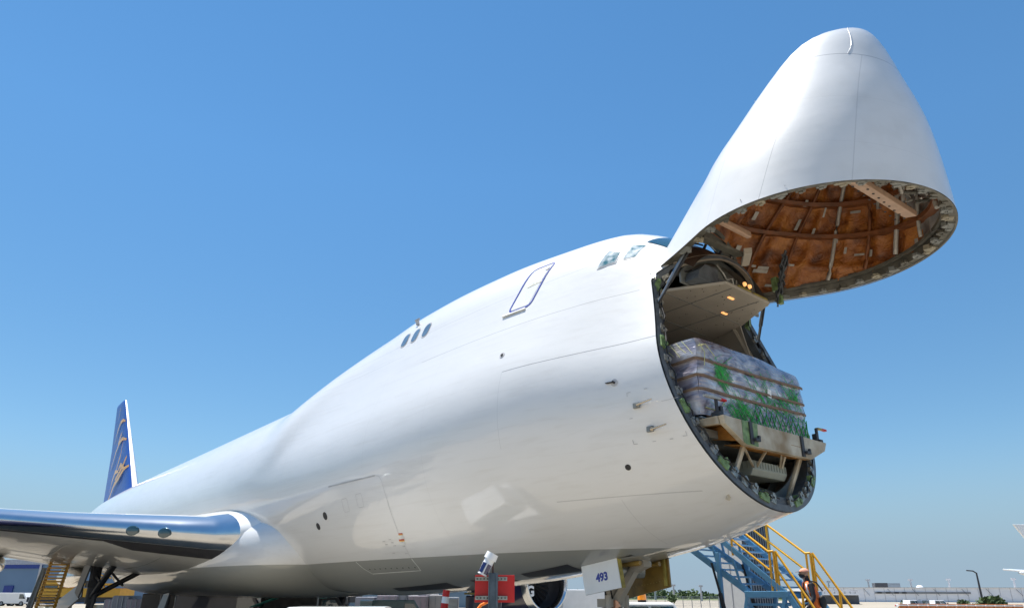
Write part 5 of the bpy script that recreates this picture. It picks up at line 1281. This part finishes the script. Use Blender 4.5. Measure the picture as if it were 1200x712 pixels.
mb = MB(); mb.beam(on(P0, d, 0, 4.78, n, .1), on(P0, d, Lw, 4.78, n, .1), .5, .12); mb.build('parapet', M_greyline, WHS)
mb = MB()
for k in range(30): mb.beam(on(P0, d, Lw*k/30, 0.1, n, .05), on(P0, d, Lw*k/30, 4.6, n, .05), .10, .1, up=d)
mb.build('panel_joint', mat('joint_grey', (.48, .48, .49), .6), WHS)
for px in (1017, 1045, 1074, 1099, 1132, 1161, 1196):
    t = tb(px); mb = MB(); mb.beam(on(P0, d, t-1.0, 4.3, n, .15), on(P0, d, t+.6, 2.1, n, .5), .1, .1); mb.build('slant_bar', M_wd, WHS)  # thin dark slanting bars set off the wall
RU = empty('rooftop_unit', on(P0, d, tb(1045), 4.75, n, -6), 'dark and silver air unit standing on the warehouse roof', 'air unit')
c = on(P0, d, tb(1040), 5.55, n, -6); mb = MB(); mb.beam(c-d*2.4+Vector((0, 0, .1)), c+d*1.8+Vector((0, 0, .1)), 4, 1.5); mb.build('louvre_end', M_gap, RU)
c = on(P0, d, tb(1050), 5.5, n, -6); mb = MB(); mb.beam(c-d*2.2, c+d*3.2, 3.8, 1.6); mb.build('casing', M_steel, RU, bevel=.05)
DM = MB(); c = on(P0, d, tb(1090), 4.8, n, -9); DM.lathe([(0, 1.2), (.35, 1.15), (.75, .8), (.95, .02)], tuple(c), 'Z', 24); tag(DM.build('roof_dome', M_plastic, origin=tuple(c)), 'small white dome on the warehouse roof', 'dome')
# low dark annexe
P2, P3 = spot(958, 200), spot(1006, 200)
AN = empty('annexe', P2, 'low dark glass-fronted building before the left end of the pale warehouse', 'building')
_, d2, n2 = facade('wall', P2, P3, 2.1, 14, M_wd, AN)
mb = MB(); mb.beam(P2+Vector((0, 0, 2.3))+n2, P3+Vector((0, 0, 2.3))+n2, 3, .35); mb.build('roof_edge', M_wh, AN)
mb = MB(); mb.beam(P2+Vector((0, 0, 3.1)), P3+Vector((0, 0, 3.1)), 1.5, .25); mb.build('canopy', M_greyline, AN)
for k in range(8):
    a = P2+d2*(k+.5)*(P3-P2).length/8; mb = MB(); mb.tube(a+Vector((0, 0, 2.3)), a+Vector((0, 0, 3.1)), .08, n=6); mb.build('canopy_post', M_greyline, AN)
# far left hangar
H0, H1 = spot(-60, 175), spot(52, 160)
HG = empty('hangar', H1, 'pale blue hangar with a dark blue band along its top at the far left', 'hangar')
M_hb = mat('hangar_blue', (.11, .19, .30), .5, var=.06, vscale=.2); M_hd = mat('hangar_band', (.01, .035, .22), .5)
_, d3, n3 = facade('wall', H0, H1, 7.0, 40, M_hb, HG)
mb = MB(); mb.beam(H0+Vector((0, 0, 6.6))+n3*.1, H1+Vector((0, 0, 6.6))+n3*.1-d3*1.8, .3, .7); mb.build('blue_band', M_hd, HG)
mb = MB(); mb.beam(H0+Vector((0, 0, 7.4))+n3*.0, H1+Vector((0, 0, 7.4)), .6, .9); mb.build('roof_edge', mat('roof_grey', (.34, .36, .42), .6), HG)
mb = MB(); mb.beam(H1-d3*9+Vector((0, 0, 1.6))+n3*.1, H1-d3*7+Vector((0, 0, 1.6))+n3*.1, .2, 3.2); mb.build('door', M_hd, HG)
mb = MB(); mb.beam(H0+Vector((0, 0, .35))+n3*.1, H1+Vector((0, 0, .35))+n3*.1, .2, .5); mb.build('base_band', M_wd, HG)
# tall grey tower box behind the stairs
T0, T1, T2 = spot(842, 60), spot(876, 57), spot(907.5, 66)
TW = empty('grey_tower', T1, 'tall grey block with a dark ribbed side behind the blue stairs', 'building')
mb = MB(); e_ = (T0+(T2-T1)); zz = 8.15
mb.add([T0, T1, T1+Vector((0, 0, zz)), T0+Vector((0, 0, zz)), T0+(T2-T1), T0+(T2-T1)+Vector((0, 0, zz))], [(0, 1, 2, 3), (0, 3, 5, 4)]); mb.build('plain_wall', mat('tower_grey', (.44, .44, .43), .7, var=.04), TW, fixn=False)
mb = MB(); mb.add([T1, T2, T2+Vector((0, 0, zz)), T1+Vector((0, 0, zz)), T0+(T2-T1), T0+(T2-T1)+Vector((0, 0, zz)), T0+Vector((0, 0, zz))], [(0, 1, 2, 3), (1, 4, 5, 2), (3, 2, 5, 6)]); mb.build('ribbed_wall', mat('tower_dark', (.035, .05, .07), .5), TW, fixn=False)
dd = (T2-T1).normalized(); nn = Vector((0, 0, 1)).cross(dd); nn = nn if nn.dot(CW-T1) > 0 else -nn
mb = MB()
for k in range(11): mb.beam(T1+dd*((T2-T1).length*(k+.5)/11)+nn*.1, T1+dd*((T2-T1).length*(k+.5)/11)+nn*.1+Vector((0, 0, zz)), .25, .25, up=dd)
mb.build('ribs', mat('rib_slate', (.08, .11, .15), .45), TW)
dt = (T1-T0).normalized(); nt2 = Vector((0, 0, 1)).cross(dt); nt2 = nt2 if nt2.dot(CW-T1) > 0 else -nt2
mb = MB(); mb.beam(T0+dt*((T1-T0).length*.5)+nt2*.03, T0+dt*((T1-T0).length*.5)+nt2*.03+Vector((0, 0, zz)), .04, .04, up=dt); mb.build('wall_joint', M_greyline, TW)

# light poles
def pole(px, dist, h, arm, lab, lean=0):
    b = spot(px, dist); E_ = empty('light_pole', b, lab, 'light pole', 'light poles round the apron')
    r_ = max(.09, dist*.0011)
    mb = MB(); mb.tube(b, b+Vector((0, 0, h)), r_*1.3, r_*.8, n=8); mb.build('pole', M_gap if arm < 0 else M_greyline, E_)
    s_ = -VS.cross(Vector((0, 0, 1)))
    mb = MB()
    if arm < 0: mb.path([b+Vector((0, 0, h-.1)), b+Vector((0, 0, h+.3))+s_*.6, b+Vector((0, 0, h+.4))+s_*1.8], r_*.7, 6)
    else: mb.beam(b+Vector((0, 0, h))-s_*arm, b+Vector((0, 0, h))+s_*arm, r_*1.4, r_*2)
    mb.build('lamp_arm', M_gap if arm < 0 else M_greyline, E_)
pole(1150, 165, 6.2, -1, 'nearest dark light pole with a hooked arm, in front of the pale warehouse')
for px, lab in ((973, 'thin grey light pole above the left end of the warehouse roof'), (1020, 'thin grey light pole left of the dark rooftop unit'), (1070, 'thin grey light pole between the rooftop unit and the white roof dome'), (1115, 'thin grey light pole right of the white roof dome'), (1192, 'thin grey light pole beside the far tailplane tip at the right edge')):
    pole(px, 360, 8.6 if px > 980 else 8.0, .9, lab)
pole(790, 260, 5.2, .7, 'small grey light pole left of the two over the treeline'); pole(822, 280, 5.2, .7, 'small grey light pole close left of the blue stairs'); pole(40, 95, 6.6, .05, 'slim dark mast before the pale blue hangar')
b = spot(768, 330); mb = MB(); mb.tube(b, b+Vector((0, 0, 4)), .5, .35, n=10); mb.tube(b+Vector((0, 0, 4)), b+Vector((0, 0, 5.4)), .2, .05, n=8); tag(mb.build('beacon_tower', M_greyline, origin=tuple(b)), 'small grey tower poking above the treeline beside the gear doors', 'tower')

# chain-link fence
FA, FB = spot(640, 118), spot(872, 128)
FE = empty('chain_link_fence', FA, 'chain-link fence on steel posts across the far edge of the apron', 'fence')
dF = (FB-FA); NF = 22
for k in range(NF+1):
    p = FA+dF*k/NF; mb = MB(); mb.tube(p, p+Vector((0, 0, 1.75)), .045, n=6); mb.build('post', M_steel, FE)
mb = MB(); mb.beam(FA+Vector((0, 0, 1.75)), FB+Vector((0, 0, 1.75)), .05, .05)
for z in (.35, .7, 1.05, 1.4): mb.beam(FA+Vector((0, 0, z)), FB+Vector((0, 0, z)), .015, .015)
for k in range(240): p = FA+dF*k/240; mb.beam(p, p+Vector((0, 0, 1.75)), .018, .018, up=dF.normalized())
mb.build('mesh_panel', M_steel, FE)

# tree line and shrubs
M_leaf = mat('foliage', (.035, .065, .02), .85, var=.4, vscale=.6, c2=(.075, .115, .04))
def leafball(mb, c, r_, h, n, sz, rg):
    for _ in range(n):
        th = rg.uniform(0, 6.283); u = rg.uniform(-1, 1); q = rg.random()**.4
        p = Vector((c[0]+r_*q*math.sqrt(1-u*u)*math.cos(th), c[1]+r_*q*math.sqrt(1-u*u)*math.sin(th), c[2]+h*q*u))
        a = Vector((rg.gauss(0, 1), rg.gauss(0, 1), rg.gauss(0, 1))).normalized(); b = a.orthogonal().normalized(); s_ = sz*rg.uniform(.6, 1.4)
        mb.add([p-a*s_, p-b*s_*.6, p+a*s_, p+b*s_*.6], [(0, 1, 2, 3)])
mb = MB(); rg = random.Random(3)
for k in range(190):
    px = rg.uniform(520, 990); c = spot(px, rg.uniform(420, 520)); h = rg.uniform(1.4, 3.6)+(1.2 if rg.random() < .25 else 0)+.9*math.sin(px*.05)
    leafball(mb, (c.x, c.y, h*.55), rg.uniform(2.5, 6), h*.75, 60, .9, rg)
o = mb.build('tree_line', M_leaf, fixn=False); tag(o, 'hazy line of dark green trees along the horizon', 'trees', kind='stuff')
def shrub(px, dist, r_, h, lab, trunk=0):
    c = spot(px, dist); E_ = empty('shrub', c, lab, 'shrub', 'shrubs on the far side of the apron')
    m1 = MB(); m1.tube(c, c+Vector((0, 0, trunk+h*.6)), .08, .04, n=6); m1.build('stem', mat('bark', (.09, .06, .04), .9), E_)
    m1 = MB()
    for i in range(7): leafball(m1, (c.x+rg.uniform(-.5, .5)*r_, c.y+rg.uniform(-.5, .5)*r_, trunk+h*rg.uniform(.35, .7)), r_*.55, h*.4, 60, .16*max(1, r_), rg)
    m1.build('foliage', M_leaf, E_, fixn=False)
for a in ((787, 105, .9, 1.1, 'round green bush on a thin trunk behind the fence', .9), (1061, 150, 1.0, 1.3, 'small green shrub below the dark windows of the warehouse'), (1077, 152, 1.1, 1.2, 'small green shrub in front of the middle of the warehouse'), (1092, 150, 1.3, .7, 'low spreading shrub in front of the warehouse'),
          (1127, 150, 1.1, 1.3, 'green shrub just left of the hooked light pole'), (1143, 152, 1.2, .8, 'low green shrub at the foot of the hooked light pole'), (1163, 150, 2.6, 1.8, 'largest dark green bush, right of the hooked light pole')):
    shrub(*a[:5], **({'trunk': a[5]} if len(a) > 5 else {}))
# orange barriers and low clutter in front of the warehouse
BAR = None
lab_b = ['orange and white road barrier, %s in the row before the warehouse' % s for s in ('first from the left', 'second from the left', 'third from the left', 'fourth from the left', 'fifth from the left', 'sixth from the left', 'seventh from the left', 'sixth from the right', 'fifth from the right', 'fourth from the right', 'third from the right', 'second from the right', 'last on the right')]
for k in range(13):
    c = spot(1056+k*11.2, 118+k*.4); s_ = -VS.cross(Vector((0, 0, 1)))
    if BAR is None:
        B0 = empty('road_barrier', c, lab_b[0], 'barrier', 'orange barriers before the warehouse'); BAR = B0
        mb = MB(); mb.box((c.x, c.y, .45), (1.15, .35, .9), rz=math.atan2(s_.y, s_.x)); mb.build('body', mat('barrier_rust', (.50, .17, .05), .6, var=.35, vscale=2), B0, bevel=.05)
        mb = MB(); mb.box((c.x, c.y, .72), (1.17, .37, .16), rz=math.atan2(s_.y, s_.x)); mb.build('band', M_plastic, B0)
    else:
        B1 = copy_tree(BAR); B1.location = c; B1['label'] = lab_b[k]
# vehicles
M_tyre = M_black
def vehicle(px, dist, head, L_, W_, H_, colr, nm, lab, cat, cabin=(.30, .72), hood=.55, beacon=False, van=False, grp=None):
    c = spot(px, dist); E_ = empty(nm, c, lab, cat, grp); E_.rotation_euler = (0, 0, 0)
    ca, sa = math.cos(head), math.sin(head)
    def T(x, y, z): return (c.x+x*ca-y*sa, c.y+x*sa+y*ca, z)
    hw_ = W_/2; zb_ = .35; zh = H_*hood; x0, x1 = -L_/2, L_/2
    if van: side = [(x0, zb_), (x1, zb_), (x1, zh*.9), (x1-.35, zh), (x1-.9, H_), (x0+.05, H_)]
    else: side = [(x0, zb_), (x1, zb_), (x1, zh*.88), (x1-.2, zh), (x0+L_*cabin[1]+.35, zh+.02), (x0, zh)]
    mb = MB(); n = len(side); mb.add([T(x, -hw_, z) for x, z in side]+[T(x, hw_, z) for x, z in side], [tuple(range(n)), tuple(range(n, 2*n))[::-1]]+[(i, (i+1) % n, n+(i+1) % n, n+i) for i in range(n)])
    bd = mb.build('body', colr, E_, bevel=.06)
    if not van:
        a, b = x0+L_*cabin[0], x0+L_*cabin[1]; q = [(a, zh), (b+.35, zh), (b-.15, H_), (a+.1, H_)]
        mb = MB(); mb.add([T(x, -hw_*.93, z) if z < H_ else T(x, -hw_*.8, z) for x, z in q]+[T(x, hw_*.93, z) if z < H_ else T(x, hw_*.8, z) for x, z in q], [(0, 1, 2, 3), (7, 6, 5, 4), (0, 4, 5, 1), (1, 5, 6, 2), (2, 6, 7, 3), (3, 7, 4, 0)]); mb.build('roof', colr, E_, bevel=.06)
        q = [(a+.06, zh+.08), (b+.22, zh+.08), (b-.14, H_-.1), (a+.14, H_-.1)]
        for sd in (-1, 1):
            for (u0, u1) in ((.02, .47), (.53, .97)):
                f_ = lambda u, top: (q[3][0]*(1-u)+q[2][0]*u, H_-.1) if top else (q[0][0]*(1-u)+q[1][0]*u, zh+.08)
                pts = [f_(u0, 0), f_(u1, 0), f_(u1, 1), f_(u0, 1)]; yy = lambda z: hw_*(.93-.13*(z-zh)/(H_-zh))+.012
                mb = MB(); mb.add([T(x, sd*yy(z), z) for x, z in pts], [(0, 1, 2, 3)]); mb.build('window', M_glass, E_, fixn=False)
        mb = MB(); mb.add([T(b+.32, -hw_*.85, zh+.06), T(b+.32, hw_*.85, zh+.06), T(b-.09, hw_*.72, H_-.08), T(b-.09, -hw_*.72, H_-.08)], [(0, 1, 2, 3)]); mb.build('windscreen', M_glass, E_, fixn=False)
    else:
        for sd in (-1, 1):
            mb = MB(); mb.add([T(x, sd*(hw_+.012), z) for x, z in ((x1-1.55, zh), (x1-.55, zh), (x1-.98, H_-.2), (x1-1.55, H_-.2))], [(0, 1, 2, 3)]); mb.build('window', M_glass, E_, fixn=False)
        mb = MB(); mb.add([T(x1-.38, -hw_*.85, zh+.06), T(x1-.38, hw_*.85, zh+.06), T(x1-.86, hw_*.8, H_-.1), T(x1-.86, -hw_*.8, H_-.1)], [(0, 1, 2, 3)]); ws = mb.build('windscreen', M_glass, E_, fixn=False); ws.location = (0, 0, 0)
    for dx in (x0+L_*.2, x1-L_*.2):
        for sd in (-1, 1):
            mb = MB(); p, q_ = Vector(T(dx, sd*(hw_-.22), .36)), Vector(T(dx, sd*(hw_+.01), .36)); mb.tube(p, q_, .36, n=20); wh = mb.build('wheel', M_tyre, E_)
            mb = MB(); mb.tube(q_, q_+(q_-p).normalized()*.015, .2, n=14); mb.build('rim', M_steel, wh)
    for sd in (-1, 1):
        mb = MB(); mb.box(T(x1+.01, sd*hw_*.72, zh*.78), (.06, .3, .16), rz=head); mb.build('headlight', M_plastic, E_)
        mb = MB(); mb.box(T(x0-.01, sd*hw_*.8, zh*.78), (.06, .2, .24), rz=head); mb.build('tail_light', M_red, E_)
        mb = MB(); mb.box(T(x0+L_*cabin[1]+.15 if not van else x1-.75, sd*(hw_+.14), zh+.15), (.08, .2, .2), rz=head); mb.build('mirror', M_black, E_)
    if beacon:
        mb = MB(); mb.tube(T(x0+L_*.5, 0, H_), T(x0+L_*.5, 0, H_+.06), .12, n=14); mb.build('beacon_base', M_black, E_)
        mb = MB(); mb.tube(T(x0+L_*.5, 0, H_+.06), T(x0+L_*.5, 0, H_+.26), .13, .11, n=16); mb.build('beacon', mat('amber_beacon', (.9, .3, .02), .3, coat=1), E_, bevel=.02)
    return E_
SV = VS.cross(Vector((0, 0, 1))); hd = math.atan2(SV.y, SV.x)
vehicle(752, 21.0, hd, 5.4, 1.95, 1.72, M_white, 'pickup_truck', 'white pickup truck with an amber beacon on its roof, beyond the nose gear', 'pickup truck', cabin=(.36, .66), beacon=True)
vehicle(694, 50, hd+.25, 5.0, 2.0, 2.25, M_white, 'white_van', 'white van half hidden behind the nose gear and the engine', 'van', van=True)
vehicle(420, 15.5, hd+.1, 4.4, 1.8, 1.66, M_white, 'white_car', 'white car whose roof shows under the middle of the belly', 'car', cabin=(.18, .68))
for px, dist, h_, lab in ((20, 140, 0, 'white van parked before the pale blue hangar, nearer its dark door'), (31, 142, .1, 'white van parked before the pale blue hangar, nearer the dark mast')):
    vehicle(px, dist, hd+h_, 5.2, 1.95, 1.95, M_white, 'parked_van', lab, 'van', van=True, grp='vans parked before the hangar')
vehicle(11, 141, hd, 4.3, 1.8, 1.5, M_orange, 'parked_car', 'orange car parked beside the white vans before the hangar', 'car')
for k, (px, m_, lab) in enumerate(((1066, M_white, 'white car parked behind the orange barriers at their left end'), (1080, M_steel, 'silver car parked behind the orange barriers'), (1095, M_white, 'white car parked behind the orange barriers, right of the silver one'))):
    vehicle(px, 128, hd+.2, 4.4, 1.8, 1.35, m_, 'parked_car', lab, 'car', grp='cars parked behind the barriers')

# yellow access stand and yellow loader beyond the wing
def at2(px, dist, z=0): return spot(px, dist, z)
A0 = at2(51, 36); YS = empty('access_stand', A0, 'tall yellow ladder stand with many rungs, under the wing', 'ladder stand')
s_ = SV if SV.dot(RR) > 0 else -SV; s_ = s_.normalized(); bk = VS
top = 3.5
for off in (0, .75):
    mb = MB(); mb.beam(A0+s_*(off-.35)+Vector((0, 0, 0)), A0+s_*(off+.05)+Vector((0, 0, top)), .11, .11); mb.build('rail', M_yellow, YS)
for k in range(26):
    t = (k+.5)/26; z = top*t; mb = MB(); a = A0+s_*(-.35+.4*t)+Vector((0, 0, z)); mb.beam(a, a+s_*.75, .3, .06); mb.build('rung', M_yellow, YS)
mb = MB(); mb.beam(A0+s_*-.05+Vector((0, 0, top)), A0+s_*.9+Vector((0, 0, top)), .5, .2); mb.build('top_platform', M_yellow, YS)
for off in (.0, .5, 1.0):
    mb = MB(); mb.tube(A0+s_*(off)+Vector((0, 0, top)), A0+s_*(off)+Vector((0, 0, top+.45)), .02, n=6); mb.build('guard_post', M_yellow, YS)
mb = MB(); mb.beam(A0+s_*0+Vector((0, 0, top+.45)), A0+s_*1.0+Vector((0, 0, top+.45)), .03, .03); mb.build('guard_rail', M_yellow, YS)
mb = MB(); mb.beam(A0-s_*.75, A0-s_*.22+Vector((0, 0, 2.9)), .18, .12); mb.tube(A0-s_*.55+Vector((0, 0, .3)), A0-s_*.2+Vector((0, 0, 2.7)), .06, n=8); mb.build('support', M_steel, YS)
L0 = at2(78, 66); YL = empty('yellow_loader', L0, 'yellow cargo loader with a windowed cab parked beyond the main landing gear', 'loader')
hl = math.atan2(s_.y, s_.x)
def LB(nm, u, v_, z, sz, m_, bev=.03):
    p = L0+s_*u+bk*v_; mb = MB(); mb.box((p.x, p.y, z), sz, rz=hl); return mb.build(nm, m_, YL, bevel=bev)
LB('chassis', 1.2, 0, 1.45, (7, 2.2, .35), M_gap); LB('body', 1.4, 0, 1.95, (6.5, 2.2, .65), M_yellow)
LB('cab', -.8, 0, 2.35, (1.7, 2.0, 1.0), M_yellow); LB('cab_window', -.8, -1.02, 2.25, (1.2, .06, .55), M_glass); LB('bridge_deck', 3, 0, 2.55, (4.5, 2.6, .16), M_yellow)
LB('side_box', 1.2, -1.15, 2.6, (1.8, .1, .5), M_steel); LB('lower_box', .2, -1.0, .95, (1.8, .4, .3), M_beam); LB('lower_box', 3.9, -1.0, .95, (2.2, .4, .3), M_beam)
for u in (-1.2, 3.6):
    mb = MB(); p = L0+s_*u-bk*1.1; mb.tube(p+Vector((0, 0, .45)), p+bk*.35+Vector((0, 0, .45)), .45, n=20); mb.build('wheel', M_black, YL)
for u, v_ in ((2.6, 3.3), (3.6, 2.8)):
    mb = MB(); mb.beam(L0+s_*u-bk*1.1+Vector((0, 0, 2.0)), L0+s_*v_-bk*1.1+Vector((0, 0, 3.3)), .1, .1); mb.build('lift_arm', M_yellow, YL)
mb = MB(); mb.beam(L0+s_*2.7-bk*1.1+Vector((0, 0, 3.3)), L0+s_*3.8-bk*1.1+Vector((0, 0, 3.0)), .1, .1); mb.build('lift_arm', M_yellow, YL)

# stacks of pale freight crates under and beyond the belly
M_cr = [mat('crate_%s' % n_, c_, .55, var=.1, vscale=1) for n_, c_ in (('pale', (.36, .36, .37)), ('grey', (.20, .21, .25)), ('lilac', (.25, .22, .26)), ('blue', (.10, .14, .24)), ('tan', (.35, .28, .19)))]
def crate(px, dist, w_, h, m_, lab, grp):
    c = spot(px, dist); E_ = empty('freight_container', c, lab, 'container', grp); e = math.atan2(s_.y, s_.x)+.05
    mb = MB(); mb.box((c.x, c.y, h/2+.12), (w_, 1.6, h), rz=e); mb.build('shell', m_, E_, bevel=.05)
    mb = MB(); mb.box((c.x, c.y, .07), (w_+.1, 1.7, .12), rz=e); mb.build('base', M_cr[4], E_)
    mb = MB()
    for u in (-.46, -.15, .15, .46):
        p = c+s_*(w_*u)-bk*.81; mb.box((p.x, p.y, h/2+.12), (.05, .04, h*.95), rz=e)
    mb.build('edge_frame', M_steel, E_)
L1_ = ['pale', 'grey', 'lilac', 'dusky', 'light', 'dull']
def rowof(pxs, dist, w_, h, where, grp):
    n = len(pxs)
    ordn = ['first', 'second', 'third', 'fourth', 'fifth', 'sixth', 'seventh', 'eighth', 'ninth', 'tenth', 'eleventh']
    for i, px in enumerate(pxs):
        mi = rng.choice((0, 0, 1, 2)); crate(px, dist+rng.uniform(-1, 1), w_, h*rng.uniform(.9, 1.08), M_cr[mi], '%s container, %s from the left in the row %s' % (['white', 'grey', 'lilac-grey'][mi], ordn[i], where), grp)
rowof([141, 150, 158, 166, 175], 52, 1.0, 1.55, 'beyond the main gear', 'containers beyond the main gear')
rowof([430, 442, 455, 467, 479, 491, 503, 515, 527], 58, 1.5, 1.7, 'under the middle of the belly', 'containers under the belly')
rowof([312, 327, 378, 392], 50, 1.6, 1.75, 'under the rear of the belly', 'containers under the rear belly')
for k_, (px, dist, m_, L_, H_, lab) in enumerate(((212, 44, M_gap, 3.4, 1.9, 'dark service van under the wing root'), (268, 36, M_darknavy, 4.2, 2.0, 'dark navy service van beneath the rear belly'), (362, 34, M_dark, 4.0, 1.86, 'black service van beneath the belly beside the green canopy'), (462, 44, mat('teal_paint', (.04, .12, .12), .4, coat=.5), 3.6, 1.6, 'dark teal service van before the row of containers'))):
    vehicle(px, dist, hd+.2*k_, L_, 1.9, H_, m_, 'service_van', lab, 'van', van=True)
# small building / awnings seen beneath the belly
p = spot(470, 120); WB = empty('low_building', p, 'low blue-grey freight building behind the row of containers under the belly', 'building')
e = math.atan2(s_.y, s_.x); mb = MB(); mb.box((p.x, p.y, 1.35), (26, 8, 2.7), rz=e); mb.build('wall', mat('bluegrey_wall', (.13, .2, .27), .6, var=.2, vscale=.3), WB)
for k in (-7, -1.5, 4.5): q = p+s_*k-bk*4.05; mb = MB(); mb.box((q.x, q.y, 1.5), (3, .1, 1.6), rz=e); mb.build('door', M_gap, WB)
p = spot(345, 33); TT = empty('green_tent', p, 'green canopy on a frame showing under the rear of the belly', 'canopy')
mb = MB(); mb.prism([(-1.3, 0), (1.3, 0), (0, .0)], 'X', 0, .01) if False else None
a = p+Vector((0, 0, 1.75)); G = [[a-s_*1.5-bk*1+Vector((0, 0, -.35)), a-s_*.2-bk*1+Vector((0, 0, .12)), a+s_*1.3-bk*1+Vector((0, 0, .0))], [a-s_*1.5+bk*1+Vector((0, 0, -.35)), a-s_*.2+bk*1+Vector((0, 0, .12)), a+s_*1.3+bk*1+Vector((0, 0, .0))]]
mb.v, mb.f, mb.m, mb.sm = [], [], [], []; mb.grid(G, 0, False); mb.build('canopy', mat('teal_canvas', (.05, .34, .28), .6), TT, fixn=False, solid=.03)
for u, v_ in ((-1.5, -1), (1.3, -1), (-1.5, 1), (1.3, 1)):
    mb = MB(); q = p+s_*u+bk*v_; mb.tube(q, q+Vector((0, 0, 1.4 if u < 0 else 1.75)), .04, n=8); mb.build('leg', M_steel, TT)
p = spot(513, 17); SB = empty('striped_post', p, 'leaning red and white striped marker post beside the landing gear', 'marker post')
q0, q1 = p, p+s_*.2+Vector((0, 0, 2.0)); n_ = 14
for k in range(n_):
    a, b = q0.lerp(q1, k/n_), q0.lerp(q1, (k+1)/n_); mb = MB(); sh = Vector((0, 0, .05)); r_ = .09-.03*k/n_
    mb.tube(a, b, .13-.05*k/n_, .13-.05*(k+1)/n_, n=14); mb.build('stripe', M_red if k % 2 else M_plastic, SB)
p = spot(532, 23); mb = MB(); c = p+Vector((0, 0, 1.62)); u0 = s_*.42
BT = empty('air_start_unit', p, 'dark ground power unit with a white drum on top, beside the striped post', 'power unit')
mb.tube(c-u0*.9, c+u0*.3, .19, n=20); mb.build('drum', M_plastic, BT, bevel=.03)
q = p+s_*.95; mb = MB(); mb.box((q.x, q.y, 1.0), (1.1, .9, 1.75), rz=e); mb.build('cabinet', M_darknavy, BT, bevel=.04)
mb = MB(); mb.box((q.x, q.y, 1.93), (1.2, 1.0, .05), rz=e); mb.build('lid', M_yelgreen, BT)
for u in (-.3, 0, .25):
    mb = MB(); r_ = q+s_*u-bk*.47+Vector((0, 0, 1.4+u*.5)); mb.tube(r_, r_-bk*.02, .03, n=8); mb.build('indicator', M_plastic, BT)
for u in (-.35, .35):
    mb = MB(); r_ = q+s_*u-bk*.4+Vector((0, 0, .16)); mb.tube(r_, r_+bk*.15, .16, n=14); mb.build('wheel', M_black, BT)

# distant parked airliner at the right edge
PA0 = spot(1243, 125); e = hd
PA = empty('parked_airliner', PA0, 'distant white airliner whose tail tip enters at the right edge', 'airliner')
def PT(u, v_, z): return PA0+s_*u+bk*v_+Vector((0, 0, z))
mb = MB(); G = []
for u, r_, z in ((-5, .1, 5.0), (-3, .7, 4.9), (0, 1.3, 4.5), (6, 1.95, 3.9), (24, 1.98, 3.8), (28, 1.7, 3.6), (30.5, .9, 3.4), (31.5, .1, 3.3)):
    G.append([PT(u, r_*math.cos(t), z+r_*math.sin(t)) for t in [2*math.pi*k/24 for k in range(24)]])
mb.grid(G, 0, True, closed=True); mb.build('fuselage', M_white, PA)
def flat(nm, pts, th, m_=M_white):
    mb = MB(); a = [Vector(p) for p in pts]; n = (a[1]-a[0]).cross(a[2]-a[0]).normalized()*th/2; k = len(a)
    mb.add([p+n for p in a]+[p-n for p in a], [tuple(range(k)), tuple(range(k, 2*k))[::-1]]+[(i, (i+1) % k, k+(i+1) % k, k+i) for i in range(k)]); mb.build(nm, m_, PA, bevel=.05)
flat('fin', [PT(-4.2, 0, 11.5), PT(-1.8, 0, 11.5), PT(5, 0, 5.7), PT(-.6, 0, 5.7)], .3)
flat('tailplane', [PT(-3.6, -5.2, 5.6), PT(-2.4, -5.2, 5.6), PT(2.5, -.5, 5.0), PT(-1.5, -.5, 5.0)], .2); flat('tailplane', [PT(-3.6, 5.2, 5.6), PT(-2.4, 5.2, 5.6), PT(2.5, .5, 5.0), PT(-1.5, .5, 5.0)], .2)
flat('wing', [PT(8, -16, 4.2), PT(9.6, -16, 4.2), PT(18, -1.5, 3.0), PT(11.5, -1.5, 3.0)], .4); flat('wing', [PT(8, 16, 4.2), PT(9.6, 16, 4.2), PT(18, 1.5, 3.0), PT(11.5, 1.5, 3.0)], .4)
for v_ in (-5, 5):
    mb = MB(); mb.tube(PT(13, v_, 2.0), PT(17, v_, 2.0), .85, 1.0, n=20); mb.build('engine', M_white, PA)
for u, v_ in ((13, -2.6), (13, 2.6), (27, 0)):
    mb = MB(); mb.tube(PT(u, v_, 0.55), PT(u, v_, 2.4), .12, n=8); lg = mb.build('gear_leg', M_steel, PA)
    mb = MB(); mb.tube(PT(u, v_-.35, .55), PT(u, v_+.35, .55), .55, n=18); mb.build('wheel', M_black, PA)
